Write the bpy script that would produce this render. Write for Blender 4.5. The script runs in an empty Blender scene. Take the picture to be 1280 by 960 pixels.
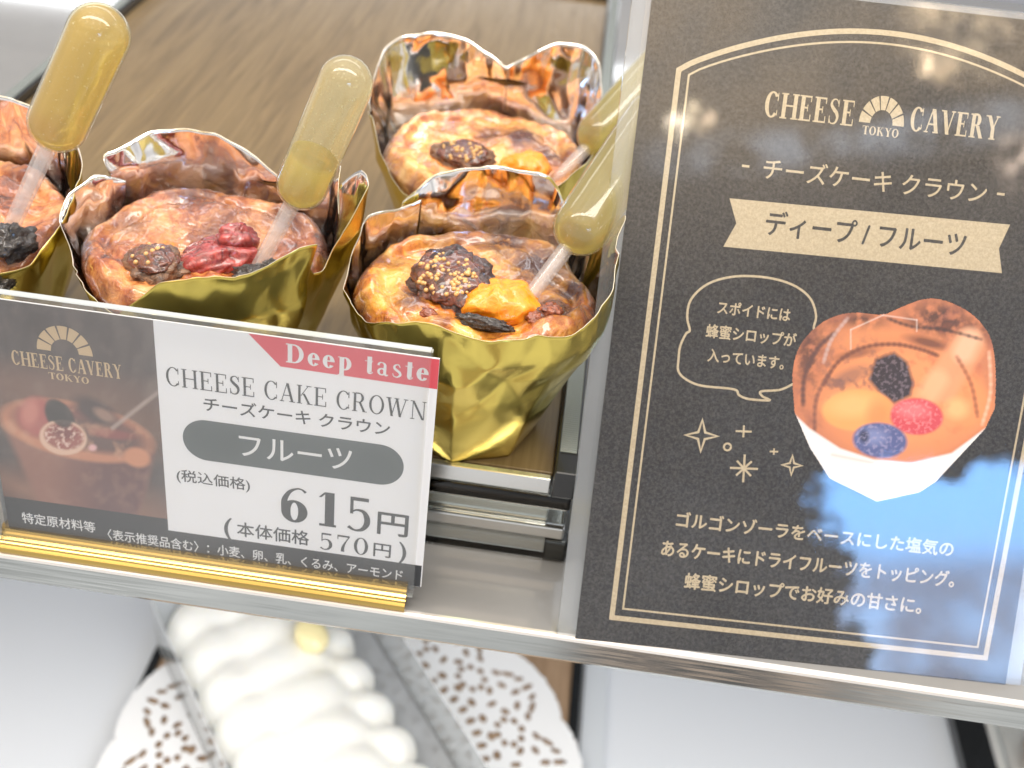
import bpy, math, random
from mathutils import Vector, Matrix, noise
import numpy as np
random.seed(7)
S = 0.001                                   # everything below is written in millimetres
R = math.radians
sc = bpy.context.scene
COL = sc.collection

# ------------------------------------------------------------------ camera
def rot_x(a): return Matrix.Rotation(a, 4, 'X')
def rot_z(a): return Matrix.Rotation(a, 4, 'Z')
cam_data = bpy.data.cameras.new('camera')
cam = bpy.data.objects.new('camera', cam_data)
COL.objects.link(cam)
cam.matrix_world = Matrix.Translation(Vector((55.718, -158.783, 187.329)) * S) @ rot_z(R(1.984)) @ rot_x(R(52.727)) @ rot_z(R(6.837))
cam_data.sensor_width = 36
cam_data.lens = 1381.53 / 1280 * 36
cam_data.clip_start = 0.005
cam_data.clip_end = 20
cam_data.dof.use_dof = True
cam_data.dof.focus_distance = 0.222
cam_data.dof.aperture_fstop = 15.5
sc.camera = cam

# ------------------------------------------------------------------ node helper
class NT:
    def __init__(s, tree):
        s.t = tree; s.n = tree.nodes; s.l = tree.links
    def add(s, typ, **kw):
        n = s.n.new(typ)
        for k, v in kw.items(): setattr(n, k, v)
        return n
    def put(s, sock, v):
        if v is None: return
        if hasattr(v, 'is_output') or isinstance(v, bpy.types.NodeSocket): s.l.new(v, sock)
        elif isinstance(v, (tuple, list)) and len(v) == 3 and sock.type == 'RGBA': sock.default_value = (*v, 1)
        else: sock.default_value = v
    def math(s, op, a, b=None, c=None, clamp=False):
        n = s.add('ShaderNodeMath', operation=op, use_clamp=clamp)
        for i, v in enumerate((a, b, c)): s.put(n.inputs[i], v)
        return n.outputs[0]
    def mix(s, f, a, b, blend='MIX'):
        n = s.add('ShaderNodeMix', data_type='RGBA', blend_type=blend)
        s.put(n.inputs['Factor'], f)
        s.put(n.inputs[6], a); s.put(n.inputs[7], b)
        return n.outputs[2]
    def ramp(s, v, stops, interp='LINEAR'):
        n = s.add('ShaderNodeValToRGB'); s.put(n.inputs[0], v)
        cr = n.color_ramp; cr.interpolation = interp
        while len(cr.elements) < len(stops): cr.elements.new(0.5)
        for e, (p, c) in zip(cr.elements, stops):
            e.position = p; e.color = (*c, 1) if isinstance(c, (tuple, list)) else (c, c, c, 1)
        return n.outputs[0]
    def smooth(s, v, a, b, lo=0.0, hi=1.0):
        n = s.add('ShaderNodeMapRange', interpolation_type='SMOOTHSTEP')
        s.put(n.inputs[0], v); s.put(n.inputs[1], a); s.put(n.inputs[2], b); s.put(n.inputs[3], lo); s.put(n.inputs[4], hi)
        return n.outputs[0]
    def noise(s, vec, scale, detail=3, rough=.5, dist=0.0, w=None):
        n = s.add('ShaderNodeTexNoise'); n.inputs['Scale'].default_value = scale
        n.inputs['Detail'].default_value = detail; n.inputs['Roughness'].default_value = rough
        n.inputs['Distortion'].default_value = dist
        if vec is not None: s.l.new(vec, n.inputs['Vector'])
        return n.outputs['Fac']
    def bump(s, h, strength=.3, dist=.001, normal=None):
        n = s.add('ShaderNodeBump'); n.inputs['Strength'].default_value = strength; n.inputs['Distance'].default_value = dist
        s.l.new(h, n.inputs['Height'])
        if normal is not None: s.l.new(normal, n.inputs['Normal'])
        return n.outputs[0]
    def obj(s): return s.add('ShaderNodeTexCoord').outputs['Object']
    def mapping(s, vec, scale=(1, 1, 1), loc=(0, 0, 0), rot=(0, 0, 0)):
        n = s.add('ShaderNodeMapping'); n.inputs['Scale'].default_value = scale; n.inputs['Location'].default_value = loc; n.inputs['Rotation'].default_value = rot
        s.l.new(vec, n.inputs['Vector']); return n.outputs[0]

def srgb(r, g, b):
    f = lambda c: (c / 255 / 12.92) if c / 255 <= .04045 else ((c / 255 + .055) / 1.055) ** 2.4
    return (f(r), f(g), f(b))

# ------------------------------------------------------------------ world: the shop the showcase faces
world = bpy.data.worlds.new('World'); sc.world = world; world.use_nodes = True
w = NT(world.node_tree); w.n.clear()
d = w.add('ShaderNodeTexCoord').outputs['Generated']
sep = w.add('ShaderNodeSeparateXYZ'); w.l.new(d, sep.inputs[0])
X, Y, Z = sep.outputs
az = w.math('ARCTAN2', X, w.math('MULTIPLY', Y, -1.0))       # 0 = straight back out of the case, radians
el = w.math('ARCSINE', Z)
azd = w.math('MULTIPLY', az, 57.2958); eld = w.math('MULTIPLY', el, 57.2958)
# room: dim low, bright warm ceiling
room = w.ramp(w.smooth(eld, -60, 90), [(0, (.70, .69, .68)), (.34, (.62, .61, .60)), (.50, (.50, .49, .49)), (.58, (.24, .24, .25)), (.66, (.30, .28, .27)), (.74, (.85, .68, .50)), (.84, (1.25, 1.12, .98)), (1, (1.7, 1.62, 1.55))])
nz = w.noise(d, 5, 4, .6)
room = w.mix(1.0, room, w.ramp(nz, [(.3, .55), (.7, 1.45)]), 'MULTIPLY')
# inside of the case (towards +y) is pale and bright
inside = w.smooth(Y, .1, .6)
room = w.mix(inside, room, (1.0, 1.03, 1.08))
# the shop window: blue sky above trees and roofs
jag = w.ramp(w.noise(d, 17, 8, .8), [(.36, 0.0), (.64, 1.0)])
jag2 = w.noise(d, 11, 4, .6)
left = w.math('ADD', w.math('ADD', 18.2, w.math('MULTIPLY', w.math('SUBTRACT', 24.5, eld), .30)), w.math('MULTIPLY', jag, 3.6))
m = w.math('GREATER_THAN', azd, left)
top = w.math('ADD', 21.6, w.math('MULTIPLY', jag, 2.6))
m = w.math('MULTIPLY', m, w.math('LESS_THAN', eld, top))
m = w.math('MULTIPLY', m, w.smooth(eld, 12.2, 14.0))
m = w.math('MULTIPLY', m, w.smooth(azd, 36, 34))
skyc = w.mix(w.smooth(eld, 14, 22), (3.4, 4.9, 7.6), (2.6, 5.9, 11.5))
roofs = w.math('MULTIPLY', w.smooth(jag2, .40, .58), w.smooth(eld, 20.0, 17.6))
skyc = w.mix(w.math('MULTIPLY', roofs, .75), skyc, (1.9, 1.85, 2.3))
room = w.mix(m, room, skyc)
glow = w.math('MULTIPLY', w.math('MULTIPLY', w.smooth(eld, 36, 44), w.smooth(Y, -.2, -.5)), w.smooth(w.noise(d, 9, 4, .6), .36, .66))
room = w.mix(w.math('MULTIPLY', glow, .6), room, (2.0, 1.42, .82))
floor_ = w.math('MULTIPLY', w.smooth(eld, -22, -32), w.smooth(azd, 2, 8))
room = w.mix(w.math('MULTIPLY', floor_, w.smooth(azd, 36, 20)), room, w.mix(w.smooth(w.noise(d, 16, 3), .4, .62), (.07, .08, .09), (.75, .56, .44)))
# shop spotlights reflected in the sign, plus unseen ones added for foil reflections
blot = w.noise(d, 60, 4, .7)
def spot(a, e, ra, col):
    global room
    dist = w.math('SQRT', w.math('ADD', w.math('POWER', w.math('SUBTRACT', azd, a), 2.0), w.math('POWER', w.math('SUBTRACT', eld, e), 2.0)))
    f = w.math('MULTIPLY', w.smooth(dist, ra * 1.7, ra * .1), w.smooth(blot, .40, .66))
    room = w.mix(f, room, col)
for a, e, ra, c in [(12.6, 40.6, .55, (38, 32, 24)), (13.6, 41.2, .5, (22, 18, 12)), (14.4, 41, .6, (16, 12, 8)), (28.3, 42.5, .5, (34, 25, 16)), (29.6, 41.6, .6, (14, 10, 6)),
                    (29, 44, 1.8, (8, 6, 3.8)), (31.5, 43, 1.6, (6, 4.6, 3)), (33.2, 37.2, 1.3, (13, 10, 8)), (34.8, 36.0, 1.2, (15, 12, 9)), (35, 43, 2.2, (6, 4.5, 3)),
                    (-40, 55, 6, (7, 6.4, 5.5)), (-75, 45, 7, (6, 5.6, 5)), (70, 50, 7, (7, 6.4, 5.6)), (110, 30, 8, (5, 4.8, 4.5)), (-20, 20, 5, (2.6, 2.4, 2.2)),
                    (-55, 12, 6, (2.2, 2.3, 2.5)), (60, 8, 6, (2.4, 2.3, 2.1)), (0, 62, 7, (6, 5.6, 5))]:
    spot(a, e, ra, c)
# a pale diagonal streak, put in for the soft band reflected in the sign
st = w.math('MULTIPLY', w.smooth(w.math('ABSOLUTE', w.math('SUBTRACT', eld, w.math('ADD', 38.4, w.math('MULTIPLY', jag2, 1.6)))), 1.5, .2), w.smooth(azd, 9, 15))
st = w.math('MULTIPLY', st, w.smooth(azd, 38, 30))
st = w.math('MULTIPLY', st, w.smooth(w.noise(d, 22, 5, .7), .34, .62))
room = w.mix(w.math('MULTIPLY', st, .6), room, (3.2, 3.4, 3.8))
bg = w.add('ShaderNodeBackground'); w.l.new(room, bg.inputs[0]); bg.inputs[1].default_value = 1.0
wo = w.add('ShaderNodeOutputWorld'); w.l.new(bg.outputs[0], wo.inputs[0])

# ------------------------------------------------------------------ lamps of the showcase
def area(name, loc, target, sx, sy, power, col):
    l = bpy.data.lights.new(name, 'AREA'); l.shape = 'RECTANGLE'; l.size = sx * S; l.size_y = sy * S
    l.energy = power; l.color = col
    o = bpy.data.objects.new(name, l); COL.objects.link(o)
    o.location = Vector(loc) * S
    o.rotation_euler = (Vector(target) - Vector(loc)).to_track_quat('-Z', 'Y').to_euler()
    return o
area('case_front_lamp', (20, -20, 430), (20, 60, 40), 620, 60, 1.5, (1, .93, .84))
area('case_rear_lamp', (0, 330, 420), (0, 200, 0), 620, 60, .5, (.95, .98, 1))
area('lower_shelf_lamp', (20, 30, -14), (10, 110, -200), 560, 30, .45, (.97, .99, 1))
area('rear_strip_lamp', (-80, 500, 66), (-80, 300, 0), 700, 9, .10, (.95, .98, 1))

sc.view_settings.view_transform = 'Standard'
sc.view_settings.look = 'None'
sc.view_settings.exposure = 0.47
sc.view_settings.gamma = 1
sc.cycles.use_denoising = True
sc.cycles.max_bounces = 14
sc.cycles.transparent_max_bounces = 24
sc.cycles.transmission_bounces = 12
sc.cycles.sample_clamp_indirect = 6
sc.cycles.caustics_reflective = False
sc.cycles.caustics_refractive = False

# ------------------------------------------------------------------ materials
MATS = {}
def mat(name, col=(.8, .8, .8), rough=.5, metal=0.0, coat=0.0, coat_rough=.05, spec=.5, sss=0.0, sss_r=(1, .4, .2), sss_scale=.002, fn=None):
    m = bpy.data.materials.new(name); m.use_nodes = True
    t = NT(m.node_tree); p = t.n['Principled BSDF']
    p.inputs['Base Color'].default_value = (*col, 1); p.inputs['Roughness'].default_value = rough
    p.inputs['Metallic'].default_value = metal; p.inputs['Coat Weight'].default_value = coat
    p.inputs['Coat Roughness'].default_value = coat_rough; p.inputs['Specular IOR Level'].default_value = spec
    if sss: 
        p.inputs['Subsurface Weight'].default_value = sss; p.inputs['Subsurface Radius'].default_value = sss_r; p.inputs['Subsurface Scale'].default_value = sss_scale
    if fn: fn(t, p)
    MATS[name] = m
    return m

def clear_mat(name, tint=(1, 1, 1), gloss=1.0, frost=0.0, frost_col=(1, 1, 1), rough=.02, ior=1.45, speck=0.0):
    m = bpy.data.materials.new(name); m.use_nodes = True
    t = NT(m.node_tree); t.n.clear()
    tr = t.add('ShaderNodeBsdfTransparent'); tr.inputs[0].default_value = (*tint, 1)
    base = tr.outputs[0]
    if frost or speck:
        df = t.add('ShaderNodeBsdfDiffuse'); df.inputs[0].default_value = (*frost_col, 1)
        tl = t.add('ShaderNodeBsdfTranslucent'); tl.inputs[0].default_value = (*frost_col, 1)
        a = t.add('ShaderNodeMixShader'); a.inputs[0].default_value = .5; t.l.new(df.outputs[0], a.inputs[1]); t.l.new(tl.outputs[0], a.inputs[2])
        b = t.add('ShaderNodeMixShader'); b.inputs[0].default_value = frost
        if speck:
            sp = t.smooth(t.noise(t.obj(), 1500, 2, .6), .62, .74)
            t.l.new(t.math('ADD', t.math('MULTIPLY', sp, speck), frost, clamp=True), b.inputs[0])
        t.l.new(base, b.inputs[1]); t.l.new(a.outputs[0], b.inputs[2]); base = b.outputs[0]
    gl = t.add('ShaderNodeBsdfGlossy'); gl.inputs['Roughness'].default_value = rough
    ge = t.add('ShaderNodeNewGeometry'); dp = t.add('ShaderNodeVectorMath', operation='DOT_PRODUCT')
    t.l.new(ge.outputs['Normal'], dp.inputs[0]); t.l.new(ge.outputs['Incoming'], dp.inputs[1])
    f0 = ((ior - 1) / (ior + 1)) ** 2                           # Schlick, the same from either side of a thin wall
    ca = t.math('POWER', t.math('SUBTRACT', 1.0, t.math('ABSOLUTE', dp.outputs['Value'])), 5.0)
    f = t.math('MULTIPLY', t.math('ADD', f0, t.math('MULTIPLY', ca, 1 - f0)), gloss, clamp=True)
    mx = t.add('ShaderNodeMixShader'); t.l.new(f, mx.inputs[0]); t.l.new(base, mx.inputs[1]); t.l.new(gl.outputs[0], mx.inputs[2])
    o = t.add('ShaderNodeOutputMaterial'); t.l.new(mx.outputs[0], o.inputs[0])
    MATS[name] = m
    return m

def wood_fn(dark, mid, light, scale=1.0):
    def fn(t, p):
        v = t.mapping(t.obj(), (230 * scale, 13 * scale, 230 * scale))
        a = t.noise(v, 1.0, 6, .62, 1.3)
        b = t.noise(t.mapping(t.obj(), (900, 22, 900)), 1.0, 3, .6)
        c = t.noise(t.mapping(t.obj(), (22, 5, 22)), 1.0, 2, .5)
        f = t.math('ADD', t.math('MULTIPLY', a, .62), t.math('ADD', t.math('MULTIPLY', b, .26), t.math('MULTIPLY', c, .16)))
        colr = t.ramp(f, [(.30, dark), (.50, mid), (.70, light)])
        t.l.new(colr, p.inputs['Base Color'])
        t.l.new(t.bump(b, .12, .0004), p.inputs['Normal'])
        t.l.new(t.ramp(a, [(.3, .42), (.7, .26)]), p.inputs['Roughness'])
    return fn
mat('walnut_board', rough=.38, coat=.12, coat_rough=.25, fn=wood_fn((.06, .034, .011), (.15, .099, .039), (.23, .158, .07)))
mat('oak_board', rough=.4, fn=wood_fn((.22, .14, .08), (.36, .24, .15), (.44, .31, .20)))
mat('black_rail', (.012, .013, .014), .25, coat=.4)
def ribbed(t, p):
    wv = t.add('ShaderNodeTexWave', wave_type='BANDS', bands_direction='Y'); wv.inputs['Scale'].default_value = 420
    t.l.new(t.obj(), wv.inputs['Vector'])
    t.l.new(t.bump(wv.outputs[1], .5, .0003), p.inputs['Normal'])
mat('rail_sheen', (.22, .24, .22), .3, metal=.6, fn=ribbed)
def shelf_fn(t, p):
    n = t.noise(t.obj(), 60, 4, .6)
    t.l.new(t.mix(n, (.20, .20, .197), (.26, .26, .253)), p.inputs['Base Color'])
    t.l.new(t.ramp(t.noise(t.obj(), 400, 4, .7), [(.3, .10), (.75, .17)]), p.inputs['Roughness'])
mat('shelf_top', (.55, .55, .54), .12, coat=.5, coat_rough=.06, fn=shelf_fn)
def edge_fn(t, p):
    v = t.mapping(t.obj(), (12, 300, 260))
    n = t.noise(v, 1, 4, .6, .6)
    t.l.new(t.mix(n, (.34, .36, .355), (.52, .54, .53)), p.inputs['Base Color'])
    t.l.new(t.bump(t.noise(t.mapping(t.obj(), (25, 200, 500)), 1, 2), .25, .0006), p.inputs['Normal'])
mat('shelf_edge', (.6, .62, .6), .11, metal=.92, fn=edge_fn)
mat('edge_highlight', (.80, .76, .72), .12, metal=.5)
mat('white_floor', (.74, .765, .80), .16, coat=.4, coat_rough=.12)
mat('back_panel', (.46, .49, .54), .4)

# foil: gold outside, silver inside, crumpled
def foil_fn(t, p):
    v = t.obj()
    vo = t.add('ShaderNodeTexVoronoi', feature='DISTANCE_TO_EDGE'); vo.inputs['Scale'].default_value = 85
    wv = t.add('ShaderNodeVectorMath', operation='ADD')
    nn = t.add('ShaderNodeTexNoise'); nn.inputs['Scale'].default_value = 60; t.l.new(v, nn.inputs['Vector'])
    sc_ = t.add('ShaderNodeVectorMath', operation='SCALE'); sc_.inputs['Scale'].default_value = .012; t.l.new(nn.outputs['Color'], sc_.inputs[0])
    t.l.new(v, wv.inputs[0]); t.l.new(sc_.outputs[0], wv.inputs[1]); t.l.new(wv.outputs[0], vo.inputs['Vector'])
    h = t.math('ADD', t.math('MULTIPLY', t.smooth(vo.outputs[0], 0, .25), .5), t.math('MULTIPLY', t.noise(v, 120, 3, .6), .7))
    t.l.new(t.bump(h, .10, .0010), p.inputs['Normal'])
mat('foil_edge', (.62, .56, .44), .5, metal=.3)
mat('slit_shade', (.16, .13, .07), .25, metal=.9)
mat('gold_foil', (.70, .56, .135), .25, metal=1, fn=foil_fn)
mat('silver_foil', (.96, .94, .925), .10, metal=1, fn=foil_fn)

# cheesecake crusts
def cake_fn(seed, pale, mid, brown, burnt, amount):
    def fn(t, p):
        v = t.mapping(t.obj(), (1, 1, 1), (seed, seed * .37, 0))
        a = t.noise(v, 85, 5, .62, .8)
        b = t.noise(v, 210, 5, .65, 1.2)
        c = t.noise(v, 620, 4, .7)
        f = t.math('ADD', t.math('MULTIPLY', a, .6), t.math('ADD', t.math('MULTIPLY', b, .28), t.math('MULTIPLY', c, .16)))
        colr = t.ramp(f, [(.38 - amount, pale), (.50 - amount, mid), (.60 - amount, brown), (.70 - amount, burnt)])
        at = t.add('ShaderNodeAttribute', attribute_name='bake')
        colr = t.mix(t.math('MULTIPLY', at.outputs['Fac'], t.ramp(b, [(.35, .75), (.55, 1.2)]), clamp=True), colr, burnt)
        t.l.new(colr, p.inputs['Base Color'])
        n1 = t.bump(b, .5, .0013)
        t.l.new(t.bump(c, .4, .0005, n1), p.inputs['Normal'])
        t.l.new(t.ramp(b, [(.35, .28), (.6, .10)]), p.inputs['Roughness'])
    return fn
mat('golden_crust', rough=.3, coat=.85, coat_rough=.07, sss=.12, sss_scale=.002, fn=cake_fn(3.1, (.92, .56, .16), (.80, .34, .045), (.44, .115, .014), (.06, .013, .006), .02))
mat('rosy_crust', rough=.3, coat=.85, coat_rough=.07, sss=.12, sss_scale=.002, fn=cake_fn(8.7, (.86, .50, .23), (.68, .28, .085), (.37, .10, .028), (.085, .02, .012), .045))
mat('pale_crust', rough=.3, coat=.85, coat_rough=.07, sss=.12, sss_scale=.002, fn=cake_fn(14.2, (.92, .62, .24), (.80, .37, .09), (.46, .14, .045), (.09, .02, .014), .02))
def wrinkle(scale, strength, c0, c1):
    def fn(t, p):
        v = t.obj(); n = t.noise(v, scale, 4, .65, 1.5)
        t.l.new(t.mix(t.ramp(n, [(.35, 0.0), (.65, 1.0)]), c0, c1), p.inputs['Base Color'])
        t.l.new(t.bump(n, strength, .0012), p.inputs['Normal'])
    return fn
mat('fig_skin', rough=.3, coat=.5, fn=wrinkle(350, .9, (.012, .006, .006), (.10, .038, .03)))
mat('fig_brown', rough=.4, coat=.25, fn=wrinkle(420, .9, (.06, .03, .018), (.30, .16, .09)))
mat('fig_flesh', rough=.22, coat=.8, fn=wrinkle(420, .6, (.03, .008, .008), (.20, .05, .02)))
mat('fig_seed', (.60, .36, .13), .3, coat=.5)
mat('orange_peel', rough=.3, coat=.5, sss=.3, sss_r=(1, .5, .1), sss_scale=.003, fn=wrinkle(300, .4, (.84, .235, .004), (.95, .36, .016)))
mat('raisin_skin', rough=.28, coat=.6, fn=wrinkle(600, 1.0, (.008, .007, .007), (.07, .055, .05)))
mat('cranberry_skin', rough=.22, coat=.7, sss=.25, sss_r=(1, .2, .15), sss_scale=.002, fn=wrinkle(300, .45, (.13, .008, .010), (.46, .065, .055)))
mat('burnt_spot', rough=.2, coat=.7, fn=wrinkle(420, .6, (.10, .018, .008), (.36, .09, .03)))

# pipettes
clear_mat('pipette_plastic', (.994, .96, .80), 1.35, .20, (1, .94, .62), .07, 1.44, speck=.22)
clear_mat('stem_plastic', (.99, .985, .975), 1.0, .24, (1, .96, .94), .12, 1.42)
def syrup_mat(name, tint, dens):
    m = bpy.data.materials.new(name); m.use_nodes = True
    t = NT(m.node_tree); t.n.clear()
    rf = t.add('ShaderNodeBsdfRefraction'); rf.inputs['Color'].default_value = (*tint, 1); rf.inputs['IOR'].default_value = 1.2; rf.inputs['Roughness'].default_value = .03
    tr = t.add('ShaderNodeBsdfTransparent'); tr.inputs[0].default_value = (*tint, 1)
    tl = t.add('ShaderNodeBsdfTranslucent'); tl.inputs[0].default_value = (1, tint[1] * .98, tint[2] * .95, 1)
    a = t.add('ShaderNodeMixShader'); a.inputs[0].default_value = .35; t.l.new(rf.outputs[0], a.inputs[1]); t.l.new(tr.outputs[0], a.inputs[2])
    b = t.add('ShaderNodeMixShader'); b.inputs[0].default_value = dens; t.l.new(a.outputs[0], b.inputs[1]); t.l.new(tl.outputs[0], b.inputs[2])
    o = t.add('ShaderNodeOutputMaterial'); t.l.new(b.outputs[0], o.inputs[0])
    MATS[name] = m
syrup_mat('golden_syrup', (1.0, .93, .52), .40)
syrup_mat('amber_syrup', (1.0, .86, .44), .34)
clear_mat('air_bubble', (1, 1, 1), 2.0, .55, (1, .97, .85), .05)

# acrylic, film
clear_mat('clear_acrylic', (.995, .998, .998), 1.0, .05, (.95, .96, .96), .03, 1.49)
clear_mat('holder_acrylic', (.97, .98, .985), .9, .16, (.90, .93, .95), .03, 1.45)
mat('acrylic_edge', (.46, .49, .485), .08, coat=1, spec=.8)
clear_mat('clear_film', (.985, .99, .99), 1.0, .05, (.9, .92, .92), .05, 1.45)
clear_mat('frosted_sheet', (.99, .99, .99), .6, .72, (.80, .81, .82), .15, 1.45)
clear_mat('box_film', (.97, .98, .98), 1.2, .36, (.92, .94, .95), .06, 1.45)
mat('film_edge', (.88, .9, .9), .15, coat=1)
clear_mat('sign_sleeve', (.99, .99, .99), .8, 0, (1, 1, 1), .016, 1.45)
mat('film_crease', (.30, .31, .31), .35)
def glass_fn(t, p):
    p.inputs['Transmission Weight'].default_value = 1.0; p.inputs['IOR'].default_value = 1.45
mat('riser_acrylic', (.93, .97, .96), .03, fn=glass_fn)
mat('pale_reflection', (.62, .65, .68), .3)
mat('satin_metal', (.70, .71, .70), .22, metal=.9)
mat('dark_metal', (.05, .055, .055), .14, metal=.7, coat=.5)
def gold_fn(t, p):
    n = t.noise(t.mapping(t.obj(), (8, 900, 900)), 1, 3, .6)
    t.l.new(t.mix(n, (.38, .24, .055), (.74, .54, .19)), p.inputs['Base Color'])
mat('polished_gold', (.95, .66, .18), .24, metal=1, fn=gold_fn)

# prints
def paper_fn(c0, c1, scale=1800, b=.02):
    def fn(t, p):
        n = t.noise(t.obj(), scale, 2, .8)
        t.l.new(t.mix(t.ramp(n, [(.38, 0.0), (.72, 1.0)]), c0, c1), p.inputs['Base Color'])
        t.l.new(t.bump(t.noise(t.obj(), 45, 2, .5), b, .0012), p.inputs['Normal'])
    return fn
mat('menu_paper', rough=.5, coat=.9, coat_rough=.018, fn=paper_fn((.011, .0105, .010), (.060, .056, .052), 1500, .02))
mat('menu_ink_cream', rough=.5, coat=.9, coat_rough=.018, fn=paper_fn((.42, .345, .225), (.55, .46, .31)))
mat('menu_ink_dark', rough=.5, coat=.9, coat_rough=.018, fn=paper_fn((.022, .02, .018), (.07, .066, .06)))
mat('card_paper', (.86, .86, .865), .45, coat=.15, coat_rough=.2)
mat('card_ink_dark', (.055, .06, .062), .5)
mat('card_ink_grey', (.105, .125, .125), .5)
mat('card_ink_white', (.82, .82, .81), .5)
mat('card_ink_red', (.72, .085, .11), .45)
mat('card_ink_bronze', (.60, .44, .26), .45)
mat('card_band', (.035, .038, .042), .45)
def vcol_fn(t, p):
    at = t.add('ShaderNodeAttribute', attribute_name='print')
    t.l.new(at.outputs['Color'], p.inputs['Base Color'])
mat('card_photo', rough=.4, coat=.2, coat_rough=.15, fn=vcol_fn)
mat('menu_photo', rough=.45, coat=.9, coat_rough=.04, fn=vcol_fn)
mat('doily_paper', (.86, .86, .86), .7)
def cream_fn(t, p):
    t.l.new(t.bump(t.noise(t.obj(), 90, 4, .6), .25, .001), p.inputs['Normal'])
mat('whipped_cream', (.90, .885, .83), .45, sss=.35, sss_r=(1, .9, .7), sss_scale=.004, fn=cream_fn)
mat('chestnut', (.90, .78, .42), .3, coat=.4)
mat('white_board', (.78, .78, .75), .4)
mat('pastry', rough=.4, coat=.4, fn=wrinkle(160, .6, (.30, .10, .02), (.75, .42, .16)))

# ------------------------------------------------------------------ mesh helpers
class MB:
    def __init__(s): s.v = []; s.f = []; s.m = []
    def vert(s, p): s.v.append((p[0] * S, p[1] * S, p[2] * S)); return len(s.v) - 1
    def face(s, idx, m=0): s.f.append(tuple(idx)); s.m.append(m)
    def box(s, a, b, m=0, top=None, M=None):
        ps = [(x, y, z) for z in (a[2], b[2]) for y in (a[1], b[1]) for x in (a[0], b[0])]
        if M: ps = [tuple(M @ Vector(p)) for p in ps]
        i = [s.vert(p) for p in ps]
        for q in ((0, 2, 3, 1), (0, 1, 5, 4), (1, 3, 7, 5), (3, 2, 6, 7), (2, 0, 4, 6)): s.face([i[k] for k in q], m)
        s.face([i[k] for k in (4, 5, 7, 6)], m if top is None else top)
    def grid(s, P, m=0, closed=False, flip=False):
        n = len(P); k = len(P[0]); I = [[s.vert(p) for p in row] for row in P]
        for a in range(n - 1):
            for b in range(k if closed else k - 1):
                q = [I[a][b], I[a][(b + 1) % k], I[a + 1][(b + 1) % k], I[a + 1][b]]
                s.face(q[::-1] if flip else q, m)
        return I
    def lathe(s, prof, axis0, axisdir, seg=40, m=0):
        d = Vector(axisdir).normalized(); u = d.orthogonal().normalized(); v = d.cross(u); c = Vector(axis0)
        P = [[tuple(c + d * h + (u * math.cos(2 * math.pi * k / seg) + v * math.sin(2 * math.pi * k / seg)) * r) for k in range(seg)] for h, r in prof]
        return s.grid(P, m, closed=True)
    def build(s, name, mats, parent=None, smooth=False, bevel=0, attr=None, color=None):
        me = bpy.data.meshes.new(name); me.from_pydata(s.v, [], s.f)
        for q in (mats if isinstance(mats, (list, tuple)) else [mats]): me.materials.append(MATS[q])
        me.polygons.foreach_set('material_index', s.m)
        if smooth: me.polygons.foreach_set('use_smooth', [True] * len(s.f))
        if attr:
            a = me.attributes.new(attr[0], 'FLOAT', 'POINT'); a.data.foreach_set('value', attr[1])
        if color:
            a = me.color_attributes.new(color[0], 'FLOAT_COLOR', 'POINT'); a.data.foreach_set('color', np.asarray(color[1], dtype=np.float32).ravel())
        me.update()
        o = bpy.data.objects.new(name, me); COL.objects.link(o)
        if parent: o.parent = parent
        if bevel:
            b = o.modifiers.new('bevel', 'BEVEL'); b.width = bevel * S; b.segments = 2; b.limit_method = 'ANGLE'
        return o
def thing(name, label, cat, group=None, loc=(0, 0, 0)):
    o = bpy.data.objects.new(name, None); o.empty_display_size = .01; COL.objects.link(o)
    o['label'] = label; o['category'] = cat
    if group: o['group'] = group
    return o
def tag(o, label, cat, group=None):
    o['label'] = label; o['category'] = cat
    if group: o['group'] = group
    return o
def structure(o): o['kind'] = 'structure'; return o

# ------------------------------------------------------------------ setting
b = MB()                                                     # upper shelf pane with a rounded front edge
prof = [(520, -8.4), (1.0, -8.4), (.25, -8.05), (0, -7.3), (0, -1.0), (.22, -.35), (.7, -.05), (1.3, 0), (520, 0)]
mi = [0, 1, 1, 1, 2, 2, 2, 0]
XS = np.linspace(-520, 620, 58)
for k in range(len(prof) - 1):
    b.grid([[(x, *prof[k]) for x in XS], [(x, *prof[k + 1]) for x in XS]], mi[k])
structure(b.build('shelf', ['shelf_top', 'shelf_edge', 'edge_highlight']))
b = MB(); b.box((-700, 5, -216), (800, 540, -206)); structure(b.build('floor', 'white_floor'))
b = MB(); b.box((-700, 525, -206), (800, 535, 520)); structure(b.build('back_wall', 'back_panel'))

# ------------------------------------------------------------------ wooden trays and riser
t = thing('wooden_tray', 'dark walnut board with black side rails under the foil wrapped cakes', 'tray')
b = MB(); b.box((-126, 24.2, 21.2), (60.8, 348, 25)); b.build('board', 'walnut_board', t, bevel=.4)
for x0, x1, y0 in ((60.9, 66.0, 20.6), (-131, -126.1, 22)):
    b = MB(); b.box((x0, y0, 21.1), (x1, 350, 28.5)); r_ = b.build('rail', 'black_rail', t, bevel=.5)
    b = MB(); b.box((x0 + .7, y0 + 7, 28.5), (x1 - .7, 345, 28.8)); b.build('reflection_strip', 'rail_sheen', r_)  # grey strip laid on to imitate the reflection along the rail top
b = MB(); b.box((-126, 348.2, 21.1), (60.8, 350, 27)); b.build('rail', 'black_rail', t, bevel=.3)

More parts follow.
